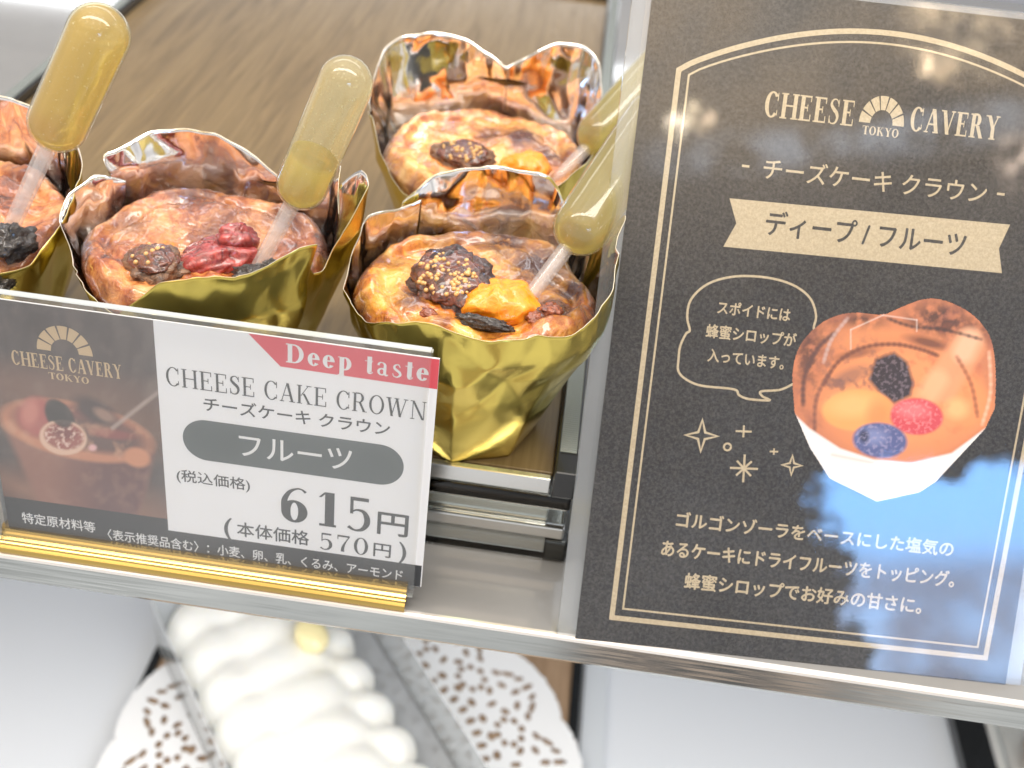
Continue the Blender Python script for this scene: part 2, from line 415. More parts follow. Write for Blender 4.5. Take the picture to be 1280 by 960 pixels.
t = thing('display_riser', 'clear and silver stepped riser carrying the walnut board', 'riser')
b = MB(); b.box((-131, 21.9, 20.7), (60.6, 23.9, 25.0)); b.build('front_lip', 'satin_metal', t, bevel=.4)
b = MB(); b.box((-131, 21.4, 16.9), (65.6, 345, 20.6)); b.build('upper_plate', 'riser_acrylic', t, bevel=.5)
b = MB(); b.box((-129, 24.5, 9), (61, 340, 16.6)); b.build('core', 'satin_metal', t, bevel=.4)
b = MB(); b.box((-130, 21.9, 10.8), (65.2, 24.3, 16.5)); b.build('front_strip', 'riser_acrylic', t, bevel=.6)
b = MB(); b.box((-130, 22.1, 6.9), (65.3, 24.3, 10.5)); b.build('front_strip', 'satin_metal', t, bevel=.5)
b = MB(); b.box((-131, 21.7, .5), (66.6, 345, 6.6)); b.build('base_plate', 'riser_acrylic', t, bevel=.6)
b = MB(); b.box((-130, 24, 1.6), (64.5, 340, 5.4)); b.build('base_core', 'satin_metal', t)
b = MB(); b.box((61.2, 22.2, .6), (66.2, 25.6, 6.2)); b.build('corner_block', 'dark_metal', t, bevel=.4)

# ------------------------------------------------------------------ foil cups
BZ = 25.05
def catmull(P, n):
    out = []; k = len(P)
    for i in range(k):
        p0, p1, p2, p3 = (np.array(P[(i + j - 1) % k], float) for j in range(4))
        for s in range(n):
            u = s / n
            out.append(.5 * ((2 * p1) + (-p0 + p2) * u + (2 * p0 - 5 * p1 + 4 * p2 - p3) * u * u + (-p0 + 3 * p1 - 3 * p2 + p3) * u ** 3))
    return out
def foil_cup(cx, cy, rim, seed, label, base_r=17.2, crumple=1.0, slit=None):
    # rim: (angle, radius, height) in order, angles may fold back to make pleats
    P = [];  base = []
    pts = []
    for a, r, z in rim:
        pts.append((a, r, z))
    k = len(pts); n = 9
    ext = []
    for i in range(k):
        p0, p1, p2, p3 = (np.array(pts[(i + j - 1) % k], float) for j in range(4))
        if i == 0: p0 = p0 - np.array([360, 0, 0])
        if i == k - 1: p2 = p2 + np.array([360, 0, 0]); p3 = p3 + np.array([360, 0, 0])
        if i == k - 2: p3 = p3 + np.array([360, 0, 0])
        for s in range(n):
            u = s / n
            q = .5 * ((2 * p1) + (-p0 + p2) * u + (2 * p0 - 5 * p1 + 4 * p2 - p3) * u * u + (-p0 + 3 * p1 - 3 * p2 + p3) * u ** 3)
            lin = p1 + (p2 - p1) * u
            ext.append(q * .6 + lin * .4)
    NZ = 52
    rg = random.Random(seed * 100)
    def facets(na_, nz_, amp_):
        H = [[rg.uniform(-1, 1) * amp_ for _ in range(na_)] for _ in range(nz_ + 1)]
        J = [[(rg.uniform(-.28, .28), rg.uniform(-.28, .28)) for _ in range(na_)] for _ in range(nz_ + 1)]
        def f(u, v):                                           # u in 0..1 round the cup, v in 0..1 up the wall
            x = (u % 1.0) * na_; y = min(.9999, max(0, v)) * nz_
            x += .25 * math.sin(y * 2.1 + seed) ; i, j = int(math.floor(x)), int(y); fx, fy = x - i, y - j
            h00, h10, h01, h11 = H[j][i % na_], H[j][(i + 1) % na_], H[j + 1][i % na_], H[j + 1][(i + 1) % na_]
            if (i + j) % 2 == 0:
                return h00 + (h10 - h00) * fx + (h11 - h10) * fy if fx > fy else h00 + (h11 - h01) * fx + (h01 - h00) * fy
            return h00 + (h10 - h00) * fx + (h01 - h00) * fy if fx + fy < 1 else h11 + (h01 - h11) * (1 - fx) + (h10 - h11) * (1 - fy)
        return f
    fr_ = facets(27, 1, 1.0)
    f1_, f2_, f3_ = facets(15, 4, 1.35), facets(34, 8, .60), facets(52, 3, .45)
    shells = []
    for off in (0.0, -.11):
        rows = []
        for j in range(NZ + 1):
            s = j / NZ
            row = []
            for a, r, z in ext:
                ar = R(a); z = z + fr_(a / 360.0, .5) * .95 * crumple
                oct_ = base_r * math.cos(R(22.5)) / math.cos(R((a % 45) - 22.5))
                zz = s * z
                g = min(1.0, zz / 33.0)
                flare = max(0.0, zz - 33.0) / 20.0
                rr = oct_ + (min(r, 26.5 + (r - 26.5) * .5) - oct_) * (g ** .92) + (r - min(r, 26.5 + (r - 26.5) * .5)) * min(1, flare)
                amp = crumple * min(1.0, .12 + max(0, (zz - 12)) / 22.0)
                ua = a / 360.0
                disp = amp * (f1_(ua, zz / 56) + f2_(ua, zz / 56) + f3_(ua, zz / 56) * min(1, max(0, zz - 30) / 12))
                dz = 0.0
                rr2 = rr + disp + off
                row.append((cx + rr2 * math.cos(ar), cy + rr2 * math.sin(ar), BZ + zz + .02 - off * (1 if j == 0 else 0)))
            rows.append(row)
        shells.append(rows)
    b = MB()
    I = b.grid(shells[0], 0, closed=True)
    J = b.grid(shells[1], 1, closed=True, flip=True)
    m = len(I[0]); rim_first = len(b.f)
    for q in range(m):
        b.face([I[-1][q], I[-1][(q + 1) % m], J[-1][(q + 1) % m], J[-1][q]], 2)
    c = b.vert((cx, cy, BZ + .02))
    for q in range(m): b.face([I[0][(q + 1) % m], I[0][q], c], 0)
    c = b.vert((cx, cy, BZ + .24))
    for q in range(m): b.face([J[0][q], J[0][(q + 1) % m], c], 1)
    o = b.build('foil_cup', ['gold_foil', 'silver_foil', 'foil_edge'], None, smooth=True)
    for q in range(rim_first, rim_first + m): o.data.polygons[q].use_smooth = False
    tag(o, label, 'foil cup', 'gold foil cups holding the cakes')
    tab = []                                                   # (angle, inner radius at crust height)
    for q in range(m):
        col_ = [row[q] for row in shells[1]]
        c_ = min(col_, key=lambda p: abs(p[2] - BZ - 31))
        tab.append((ext[q][0] % 360, math.hypot(c_[0] - cx, c_[1] - cy)))
    def inner(a_deg, win=9):
        return min([r_ for a_, r_ in tab if abs((a_ - a_deg + 180) % 360 - 180) < win] or [25.5])
    if slit:                                                   # the die-cut tab slit in the rear petal
        a0, a1, z0 = slit; b = MB(); up, lo = [], []
        for k_ in range(13):
            f = k_ / 12; a_ = a0 + (a1 - a0) * f
            q = min(range(m), key=lambda i_: abs(ext[i_][0] - a_))
            col_ = [row[q] for row in shells[1]]
            def at(z_):
                p = min(col_, key=lambda p_: abs(p_[2] - BZ - z_)); r_ = math.hypot(p[0] - cx, p[1] - cy) - .5
                return (cx + r_ * math.cos(R(a_)), cy + r_ * math.sin(R(a_)), BZ + z_)
            g_ = 1.5 * math.sin(math.pi * min(1, f * 1.02)) ** .7 * (1 if f < .55 else .55)
            up.append(at(z0 + g_ * .5)); lo.append(at(z0 - g_ * .5))
        b.grid([lo, up]); b.build('tab_slit', 'slit_shade', o)
    return inner

rim_front = [(-4, 28.5, 47), (8, 29.5, 52), (20, 30, 51), (31, 29, 40), (33, 26.5, 38), (28, 26, 44), (42, 30, 43), (56, 31, 42.5), (66, 29.5, 49), (80, 27.5, 50), (94, 26.5, 51), (108, 27.5, 49), (121, 29.5, 45.5), (131, 32, 41.5), (133, 29, 38), (126, 27, 43), (142, 27, 41.5),
             (156, 27.3, 42), (172, 27, 38), (190, 26, 34.5), (207, 25.6, 34), (222, 26, 35), (236, 26, 38.5), (250, 25.4, 40.8), (262, 25.4, 41.2), (276, 25.8, 40.2), (290, 25.8, 40.8), (303, 26.2, 40.2), (316, 27.3, 39), (328, 28.4, 38), (338, 29.4, 40), (348, 28.5, 44)]
inner_front = foil_cup(38.3, 40, [(a_, r_ * 1.035, z_) for a_, r_, z_ in rim_front], 1, 'gold foil cup directly beside the price card, around the cake with orange and fig')
rim_left = [(-8, 28.5, 36), (3, 33, 44), (11, 35.5, 51), (20, 34, 51.5), (23, 29.5, 46), (15, 28.5, 43), (30, 30.5, 50), (46, 30.5, 44), (60, 29, 39), (74, 27, 42), (88, 26, 46), (102, 26.5, 49), (116, 27.5, 49.5), (130, 29, 48.5), (142, 30.5, 46.5), (152, 31, 45.5), (155, 28, 41), (148, 27, 40), (162, 29, 43),
            (175, 32, 42), (186, 32, 38), (196, 30.5, 34), (207, 29.5, 32.5), (220, 28, 33), (233, 27, 31.5), (246, 26.5, 31), (258, 26.5, 36), (270, 26.5, 41.5), (284, 26.8, 43.5), (298, 27.4, 43.5), (312, 29, 45.5), (324, 31.5, 49), (331, 33, 49), (334, 30, 44), (341, 28.5, 38)]
inner_left = foil_cup(-20.5, 42, rim_left, 2.4, 'gold foil cup behind the price card, with a red berry inside', slit=(58, 82, 38.5))
rim_back = [(-8, 27, 40), (8, 27.5, 43), (22, 28.5, 47), (36, 30, 52), (48, 29.5, 54), (62, 27.5, 53), (76, 25.8, 49), (86, 25, 46.2), (88, 24.6, 46), (100, 25.6, 48.5), (114, 28, 51), (128, 30.5, 52), (142, 32.5, 51.5), (154, 32.5, 50), (166, 31.5, 45), (178, 31, 42), (190, 30.5, 44),
            (202, 29.5, 44), (212, 28, 36), (222, 26.4, 29.5), (236, 26, 31), (250, 25.8, 34), (266, 25.8, 36), (282, 26, 36), (298, 26.6, 35), (312, 28.5, 38), (326, 29.5, 42), (340, 28.5, 42)]
inner_back = foil_cup(33, 106, [(a_, r_ * 1.06, z_ + (3 if z_ > 44 else 0)) for a_, r_, z_ in rim_back], 3.9, 'gold foil cup standing behind the other cups with a heart shaped rear rim', crumple=.75, slit=(74, 106, 44))
rim_edge = [(-10, 28, 36), (4, 29.5, 40), (18, 30.5, 44), (32, 30.5, 46), (44, 31, 46), (47, 28, 43), (40, 27.4, 42), (58, 28.5, 48), (74, 26.5, 50), (90, 26, 51), (110, 27, 51), (130, 29, 50), (150, 29, 46), (170, 28, 42), (190, 28, 38), (210, 27, 36), (230, 26.5, 36),
            (250, 26.3, 34), (268, 26.3, 35), (286, 26.5, 35.5), (302, 27, 34.5), (318, 28.5, 33.5), (330, 29.5, 33), (340, 29, 34)]
inner_edge = foil_cup(-78, 42, rim_edge, 5.2, 'gold foil cup cut off by the left side of the photo')

# ------------------------------------------------------------------ cakes
def blob(rx, ry, rz, center, seed, rough=.15, freq=2.0, M=None, n=26, m=0, b=None, shape=None):
    b = b or MB()
    P = []
    for i in range(n + 1):
        th = math.pi * i / n
        row = []
        for k in range(2 * n):
            ph = math.pi * k / n
            d_ = Vector((math.sin(th) * math.cos(ph), math.sin(th) * math.sin(ph), math.cos(th)))
            q = 1 + rough * (noise.noise(d_ * freq + Vector((seed, seed * 2, 0))) + .45 * noise.noise(d_ * freq * 2.3 + Vector((seed, 0, seed))) - .55 * max(0, .22 - abs(noise.noise(d_ * freq * 1.6 + Vector((0, seed, 3))))) * 3)
            v = Vector((d_.x * rx * q, d_.y * ry * q, d_.z * rz * q))
            if shape: v = shape(v)
            if M: v = M @ v
            row.append(tuple(Vector(center) + v))
        P.append(row)
    b.grid(P, m, closed=True, flip=True)
    return b
def cake_height(seed, lumps):
    def h(x, y, r):                                            # height above the board
        e = 34.6 - 3.4 * max(0, (r - .88) / .12) ** 2 + .9 * math.exp(-((r - .86) / .09) ** 2) - 1.2 * max(0, 1 - r / .6)
        a = math.atan2(y, x)
        e += 1.5 * noise.fractal(Vector((x * .085 + seed, y * .085, seed)), 1, 2, 4)
        ring = math.exp(-((r - .74 - .04 * math.sin(a * 5 + seed) - .03 * math.sin(a * 2 + seed * 2)) / .045) ** 2)
        e -= 1.7 * ring * (0.55 + .5 * math.sin(a * 3 + seed))
        wr = 1 - abs(noise.noise(Vector((x * .16 + seed, y * .16, 4)))) * 2.6
        e += .5 * max(0, wr) + .22 * max(0, 1 - abs(noise.noise(Vector((x * .42, y * .42, seed + 9)))) * 3)
        for lx, ly, lr, lh in lumps:
            e += lh * math.exp(-((x - lx) ** 2 + (y - ly) ** 2) / lr ** 2)
        return e
    return h
def cheesecake(cx, cy, seed, material, label, lumps, bakes, inner, rad=25.2):
    h = cake_height(seed, lumps)
    b = MB(); rings = 60; seg = 150; bake = []
    raw = [min(27.6, inner(360 * k / seg) - .35) for k in range(seg)]
    RAD = [sum(raw[(k + j) % seg] for j in range(-4, 5)) / 9 - .15 for k in range(seg)]
    P = [[(cx + 15.6 * math.cos(2 * math.pi * k / seg), cy + 15.6 * math.sin(2 * math.pi * k / seg), BZ + .5) for k in range(seg)]]
    bake += [0.0] * seg
    for j in range(rings):
        r = 1 - j / (rings - 1) * .999
        row = []
        for k in range(seg):
            a = 2 * math.pi * k / seg
            rr = RAD[k] * r
            x, y = rr * math.cos(a), rr * math.sin(a)
            row.append((cx + x, cy + y, BZ + h(x, y, r)))
            bk = 0.0
            for lx, ly, lr, v in bakes: bk = max(bk, v * math.exp(-(((x - lx) ** 2 + (y - ly) ** 2) / lr ** 2) ** 1.5))
            if r > .86: bk = max(bk, .8 * (r - .86) / .14 * (0.55 + noise.noise(Vector((x * .12, y * .12, seed)))))
            bake.append(min(1, max(0, bk)))
        P.append(row)
    b.grid(P, 0, closed=True, flip=True)
    b.face(range(seg), 0)
    root = b.build('cheesecake', material, None, smooth=True, attr=('bake', bake))
    # smooth() also flattens the big base face; harmless, it is never seen
    tag(root, label, 'cake', 'crown shaped cheesecakes')
    return root, (lambda X_, Y_: BZ + h(X_ - cx, Y_ - cy, math.hypot(X_ - cx, Y_ - cy) / rad))

def fig_slice(parent, x, y, z, rx, ry, rz, rotz, tilt, seed, skin='fig_skin', cut=True, seeds=60):
    M = Matrix.Rotation(R(rotz), 4, 'Z') @ Matrix.Rotation(R(tilt), 4, 'X')
    f = blob(rx, ry, rz, (x, y, z), seed, .28, 1.8, M).build('fig', skin, parent, smooth=True)
    if cut:
        mm = blob(rx * .80, ry * .76, rz * .5, (0, 0, rz * .62), seed + 3, .2, 2.5)
        mm.v = [tuple((M @ (Vector(v) / S) + Vector((x, y, z))) * S) for v in mm.v]
        mm.build('flesh', 'fig_flesh', f, smooth=True)
        sb = MB(); rng = random.Random(seed)
        for _ in range(seeds):
            a = rng.uniform(0, 6.283); q = math.sqrt(rng.random()) * .84
            px, py = rx * .8 * q * math.cos(a), ry * .76 * q * math.sin(a)
            pz = rz * .62 + rz * .5 * math.sqrt(max(0, 1 - q * q)) * 1.0 + .12
            c = M @ Vector((px, py, pz)) + Vector((x, y, z))
            s_ = rng.uniform(.34, .62); c = c - (M @ Vector((0, 0, .28)))
            blob(s_, s_, s_, c, rng.random() * 9, 0, n=6, b=sb)
        sb.build('seed_cluster', 'fig_seed', f, smooth=True)
    return f
def orange_piece(parent, x, y, z, L, wdt, hgt, rotz, seed):
    M = Matrix.Rotation(R(rotz), 4, 'Z')
    def shp(v):
        t_ = v.x / L
        v = Vector((v.x, v.y * (1 - .35 * t_) + .12 * v.x * v.x / L, v.z * (1 - .2 * t_)))
        if v.z < 0: v.z *= .5
        return v
    return blob(L, wdt, hgt, (x, y, z), seed, .18, 2.0, M, shape=shp).build('candied_orange', 'orange_peel', parent, smooth=True)
def raisin(parent, x, y, z, rx, ry, rz, rotz, seed, name='raisin', material='raisin_skin', rough=.38, freq=1.9, tilt=0):
    M = Matrix.Rotation(R(rotz), 4, 'Z') @ Matrix.Rotation(R(tilt), 4, 'Y')
    return blob(rx, ry, rz, (x, y, z), seed, rough, freq, M).build(name, material, parent, smooth=True)

ck, hz = cheesecake(38.3, 40, 1.3, 'golden_crust', 'glossy golden cheesecake with fig, orange piece and black raisin, beside the price card',
    [(17, -8, 5.5, 2.6), (15, -13, 3.5, 1.2), (-14, 0, 4, 1.4), (-8, -8, 4, .9), (10, 15, 8, 1.6), (13, -4, 2.5, -1.2)],
    [(18, -5, 6.5, 1.0), (14, -10, 4, .9), (13, 11, 8, .95), (4, 19, 8, .85), (-9, 18, 6, .6), (-12, -8, 4.5, .85), (-19, 6, 4, .55), (21, 4, 5, .9), (-5, -14, 3, .6), (6, -16, 3, .6)], inner_front)
fig_slice(ck, 33.4, 37.6, hz(33.4, 37.6) + 2.2, 10.2, 8.6, 3.4, -30, 26, 2, seeds=85)
orange_piece(ck, 44.2, 33.2, hz(44.2, 33.2) + 1.5, 8.4, 6.6, 5.4, 205, 5)
raisin(ck, 42.6, 25.8, hz(42.6, 25.8) + 1.6, 6.0, 1.5, 1.5, -8, 6)
raisin(ck, 55.2, 31.5, hz(55.2, 31.5) - .2, 2.6, 2.2, 1.6, 20, 9, 'burnt_blister', 'burnt_spot', .25, 2)
raisin(ck, 52.2, 28.2, hz(52.2, 28.2) - .3, 1.9, 1.7, 1.2, 20, 11, 'burnt_blister', 'burnt_spot', .25, 2)
raisin(ck, 30.4, 27.8, hz(30.4, 27.8) - .3, 2.0, 1.3, .9, 0, 12, 'burnt_blister', 'burnt_spot', .25, 2)

ck, hz = cheesecake(-20.5, 42, 4.1, 'rosy_crust', 'rosy brown cheesecake with brown fig and red berry, behind the price card',
    [(-6, 12, 9, 2.6), (10, 10, 8, 1.6), (-14, -6, 6, .8), (6, -14, 5, .8)],
    [(-8, 18, 7, .8), (14, 14, 7, .8), (-4, -10, 5, .7), (2, 8, 9, .6), (-18, 4, 5, .6), (18, -2, 4, .5)], inner_left)
fig_slice(ck, -27.4, 30.6, hz(-27.4, 30.6) + 1.2, 7.0, 5.8, 3.4, -32, 10, 3, 'fig_brown', True, 9)
raisin(ck, -16.5, 36.5, hz(-16.5, 36.5) + 1.2, 8.4, 5.6, 3.4, 28, 14, 'cranberry', 'cranberry_skin', .24, 1.3, -10)
raisin(ck, -13.0, 40.0, hz(-13, 40) + 2.6, 4.8, 3.4, 4.4, 40, 15, 'cranberry', 'cranberry_skin', .26, 1.4, 20)
raisin(ck, -7.0, 31.4, hz(-7, 31.4) + 1.0, 4.2, 2.6, 2.0, 15, 16)
raisin(ck, -4.2, 33.4, hz(-4.2, 33.4) + 1.4, 2.2, 1.8, 2.4, 60, 17)

ck, hz = cheesecake(33, 106, 7.7, 'pale_crust', 'pale golden cheesecake with fig and orange, in the rear cup',
    [(10, 6, 6, 1.8), (-12, -2, 7, .8), (2, 12, 6, 1.4)], [(8, 9, 6, 1.0), (0, 9, 5, .8), (16, 3, 6, .9), (12, -2, 3, .6), (-14, 8, 5, .5)], inner_back)
fig_slice(ck, 27.5, 98.5, hz(27.5, 98.5) + 1.8, 8.2, 5.2, 3.2, 0, 26, 6, 'fig_brown', True, 34)
orange_piece(ck, 43.5, 97.5, hz(43.5, 97.5) + 1.3, 6.8, 5.0, 4.2, 185, 8)

ck, hz = cheesecake(-78, 42, 10.9, 'rosy_crust', 'reddish cheesecake with a black raisin, cut off by the left side of the photo',
    [(6, 12, 8, 2.0), (14, -2, 7, 1.0)], [(10, 16, 7, .5), (2, -4, 6, .3)], inner_edge)
raisin(ck, -57.5, 30.0, hz(-57.5, 30) + 2.2, 5.2, 3.8, 3.6, 60, 21, rough=.45)
raisin(ck, -58.0, 25.2, hz(-58, 25.2) + 1.0, 3.4, 1.8, 2.2, 70, 22, rough=.45)

# ------------------------------------------------------------------ syrup pipettes
def pipette(label, p_stem, c0, c1, rad, fill, syrup='golden_syrup', nb=0, seed=0, stem_r=1.75):
    c0, c1, ps = Vector(c0), Vector(c1), Vector(p_stem)
    ax = (c1 - c0); L = ax.length; ax.normalize()
    t = thing('syrup_pipette', label, 'pipette', 'syrup pipettes stuck in the cakes')
    def capsule(r, cut=None):
        pr = []
        for i in range(13):
            a = math.pi / 2 * i / 12; pr.append((-r * math.cos(a), max(.02, r * math.sin(a))))
        top = L
        pr += [(L * q / 8, r) for q in range(1, 8)]
        for i in range(13):
            a = math.pi / 2 * i / 12; pr.append((L + r * math.sin(a), max(.02, r * math.cos(a))))
        if cut is not None:
            pr = [q for q in pr if q[0] < cut] + [(cut, r), (cut + .02, .02)]
        return pr
    b = MB(); b.lathe(capsule(rad), c0, ax, 56); b.build('bulb', 'pipette_plastic', t, smooth=True)
    b = MB(); b.lathe(capsule(rad - .5, None if fill >= 1 else -rad + (L + 2 * rad) * fill), c0, ax, 56)
    sy = b.build('syrup', syrup, t, smooth=True)
    if nb:
        rng = random.Random(seed); bb = MB()
        u = ax.orthogonal().normalized(); v = ax.cross(u)
        for _ in range(nb):
            a = rng.uniform(0, 6.283); hgt = rng.uniform(-rad * .4, (L + rad * .3) * min(1, fill)); q = (rad - .42) * math.sqrt(rng.uniform(.88, 1.0))
            c = c0 + ax * hgt + u * q * math.cos(a) + v * q * math.sin(a); s_ = rng.uniform(.06, .17)
            blob(s_, s_, s_, c, 0, 0, n=5, b=bb)
        bb.build('air_bubbles', 'air_bubble', sy, smooth=True)
    # stem: from the bulb to the cake
    d_ = (ps - c0).normalized(); Ls = (ps - c0).length
    b = MB()
    b.lathe([(rad - .4, stem_r * 1.02), (rad + .4, stem_r), (rad + 1.4, stem_r), (Ls, stem_r * .92), (Ls + 4, stem_r * .85), (Ls + 4, stem_r * .5), (Ls, stem_r * .55), (rad + .4, stem_r * .6)], c0, d_, 28)
    b.build('stem', 'stem_plastic', t, smooth=True)
    return t
pipette('syrup pipette half full, leaning out of the red berry cake', (-6.6, 33.7, 61.5), (1.6, 40, 79.1), (10.4, 40, 101.8), 5.3, .36, 'golden_syrup', 30, 1)
pipette('large full syrup pipette above the left cake with the black raisin', (-60.3, 35.1, 61.5), (-46.2, 36, 87.4), (-35.5, 36, 106.6), 5.85, 1, 'amber_syrup', 90, 2, 1.85)
pipette('syrup pipette tucked behind the menu sign, leaning out of the front orange and fig cake', (49.9, 35.4, 61.5), (59.3, 49, 73.1), (71.5, 74, 88.0), 6.2, 1, 'golden_syrup', 40, 3)
pipette('syrup pipette of the rear cake, half hidden by the menu sign', (53.0, 97.5, 61.0), (61.5, 108, 68.1), (78.0, 128, 85.2), 6.2, 1, 'golden_syrup', 20, 4)

# ------------------------------------------------------------------ lettering: a small serif alphabet and the built-in sans for Japanese
def strip(P, W):                                             # variable-width pen stroke -> list of quads
    n = 10; Q = []; k = len(P)
    for i in range(k - 1):
        g = lambda j: np.array(P[min(max(j, 0), k - 1)], float)
        for s in range(n if i < k - 2 else n + 1):
            u = s / n; p0, p1, p2, p3 = g(i - 1), g(i), g(i + 1), g(i + 2)
            c = .5 * ((2 * p1) + (-p0 + p2) * u + (2 * p0 - 5 * p1 + 4 * p2 - p3) * u * u + (-p0 + 3 * p1 - 3 * p2 + p3) * u ** 3)
            Q.append((c, W[i] + (W[i + 1] - W[i]) * u))
    out = []
    L_, R_ = [], []
    for i, (c, wd) in enumerate(Q):
        d_ = Q[min(i + 1, len(Q) - 1)][0] - Q[max(i - 1, 0)][0]; d_ = d_ / (np.linalg.norm(d_) + 1e-9)
        nrm = np.array([-d_[1], d_[0]]); L_.append(c + nrm * wd / 2); R_.append(c - nrm * wd / 2)
    for i in range(len(Q) - 1): out.append([R_[i], R_[i + 1], L_[i + 1], L_[i]])
    return [out]
def rc(x0, y0, x1, y1): return [[[(x0, y0), (x1, y0), (x1, y1), (x0, y1)]]]
def ln(x0, y0, x1, y1, wd): return [[[(x0, y0), (x0 + wd, y0), (x1 + wd, y1), (x1, y1)]]]   # slanted stem cut level
def ring(cx, cy, rx, ry, tx, ty, a0=0, a1=360, n=40):        # ellipse ring, tx / ty = side / top thickness
    o = []
    for i in range(n):
        q = []
        for f, (ex, ey) in ((i, (rx, ry)), (i + 1, (rx, ry)), (i + 1, (rx - tx, ry - ty)), (i, (rx - tx, ry - ty))):
            a = R(a0 + (a1 - a0) * f / n); q.append((cx + ex * math.cos(a), cy + ey * math.sin(a)))
        o.append(q)
    return [o]
K, h_, s_ = .13, .045, .05                                     # thick stem, hairline, serif height
def serif(x, y, wd, up=False): return rc(x, y, x + wd, y + s_ * .8)
def stem(x, y0=0, y1=1, k=None):
    k = K if k is None else k
    return rc(x, y0, x + k, y1) + serif(x - .08, y0, k + .16) + serif(x - .08, y1 - s_ * .8, k + .16)
def glyphs(k_, hh, ss):
  global K, h_, s_
  K, h_, s_ = k_, hh, ss
  return {
 'C': (.78, ring(.40, .5, .38, .52, K, h_, 42, 318) + rc(.655, .66, .70, .98) + rc(.66, .08, .70, .30)),
 'H': (.92, stem(.10) + stem(.68) + rc(.2, .48, .7, .48 + h_)),
 'E': (.74, stem(.10) + rc(.1, 0, .66, h_) + rc(.1, 1 - h_, .64, 1) + rc(.2, .49, .48, .49 + h_) + rc(.45, .38, .49, .65) + rc(.625, 0, .67, .27) + rc(.605, .76, .65, 1)),
 'S': (.62, strip([(.50, .80), (.42, .945), (.29, .98), (.15, .90), (.13, .74), (.28, .58), (.44, .44), (.50, .27), (.42, .08), (.27, .02), (.13, .07), (.07, .23)], [.04, .05, .05, .09, .13, .16, .16, .13, .09, .05, .05, .04]) + rc(.495, .70, .53, .98) + rc(.055, .02, .09, .32)),
 'A': (.84, ln(.08, 0, .385, 1, h_) + ln(.62, 0, .355, 1, K * 1.05) + rc(.22, .32, .60, .32 + h_) + serif(.01, 0, .24) + serif(.52, 0, .32)),
 'K': (.88, stem(.10) + ln(.22, .42, .62, 1, h_) + ln(.64, 0, .33, .56, K) + serif(.56, 0, .32) + serif(.53, 1 - s_ * .8, .28)),
 'R': (.84, stem(.10) + ring(.38, .755, .26, .265, K, h_, -90, 90) + rc(.2, .49, .4, .49 + h_) + rc(.2, 1 - h_, .4, 1.02) + ln(.62, 0, .36, .51, K) + serif(.58, 0, .24)),
 'O': (.86, ring(.43, .5, .40, .52, K, h_)),
 'W': (1.22, ln(.28, 0, .08, 1, K) + ln(.30, 0, .55, 1, h_) + ln(.72, 0, .50, 1, K) + ln(.76, 0, 1.04, 1, h_) + serif(.0, 1 - s_ * .8, .28) + serif(.44, 1 - s_ * .8, .26) + serif(.94, 1 - s_ * .8, .24)),
 'N': (.94, rc(.14, 0, .14 + h_, 1) + rc(.74, 0, .74 + h_, 1) + ln(.66, 0, .10, 1, K) + serif(.04, 0, .24) + serif(.02, 1 - s_ * .8, .2) + serif(.65, 1 - s_ * .8, .24)),
 'V': (.84, ln(.36, 0, .09, 1, K) + ln(.41, 0, .68, 1, h_) + serif(.0, 1 - s_ * .8, .30) + serif(.59, 1 - s_ * .8, .24)),
 'Y': (.82, rc(.36, 0, .36 + K, .48) + ln(.36, .45, .09, 1, K) + ln(.43, .45, .66, 1, h_) + serif(.28, 0, K + .16) + serif(.0, 1 - s_ * .8, .30) + serif(.58, 1 - s_ * .8, .23)),
 'T': (.78, rc(.325, 0, .325 + K, 1) + serif(.24, 0, K + .17) + rc(.04, 1 - h_, .74, 1) + rc(.03, .74, .07, 1) + rc(.71, .74, .75, 1)),
 'D': (.88, stem(.10) + ring(.38, .5, .44, .5, K, h_, -90, 90) + rc(.2, 0, .39, h_) + rc(.2, 1 - h_, .39, 1)),
 'e': (.58, ring(.29, .34, .27, .35, K, h_, 0, 325) + rc(.1, .34, .56, .34 + h_)),
 'p': (.68, rc(.1, -.30, .1 + K, .68) + rc(.02, -.30, .33, -.26) + rc(.02, .64, .2, .68) + ring(.34, .34, .29, .35, K, h_, -150, 150)),
 't': (.42, rc(.12, .08, .12 + K, .90) + rc(.02, .64, .38, .68) + strip([(.185, .12), (.22, .02), (.31, .02), (.39, .10)], [.13, .09, .05, .03])),
 'a': (.60, strip([(.10, .52), (.14, .64), (.27, .675), (.39, .58), (.40, .40), (.40, .12), (.46, .02), (.56, .05)], [.11, .07, .05, .11, .13, .13, .10, .04]) + ring(.26, .19, .20, .20, .11, h_, 20, 340)),
 's': (.48, strip([(.38, .52), (.32, .65), (.22, .67), (.12, .58), (.14, .45), (.26, .35), (.37, .25), (.39, .12), (.29, .02), (.18, .01), (.09, .07), (.06, .19)], [.03, .05, .05, .09, .12, .13, .13, .11, .07, .05, .04, .03])),
 '6': (.66, ring(.33, .31, .29, .33, K, h_) + strip([(.58, .90), (.48, .98), (.36, .97), (.22, .86), (.115, .62), (.105, .32)], [.07, .04, .05, .09, .13, .13])),
 '1': (.52, rc(.22, 0, .22 + K, 1) + rc(.10, 0, .47, h_) + ln(.08, .84, .2, .99, .06)),
 '5': (.62, rc(.13, .49, .13 + h_, .98) + rc(.13, .88, .53, .98) + strip([(.15, .53), (.27, .61), (.42, .58), (.50, .42), (.50, .22), (.40, .05), (.24, .01), (.10, .10)], [.04, .05, .09, .13, .13, .09, .05, .09])),
 '7': (.60, rc(.06, .89, .56, .99) + rc(.06, .74, .10, .99) + strip([(.545, .93), (.40, .62), (.30, .30), (.28, .02)], [.04, .06, .12, .14])),
 '0': (.66, ring(.33, .49, .29, .51, K, h_)),
 ' ': (.34, []),
  }
GL_BOOK = glyphs(.13, .045, .05); GL_BOLD = glyphs(.205, .07, .07)
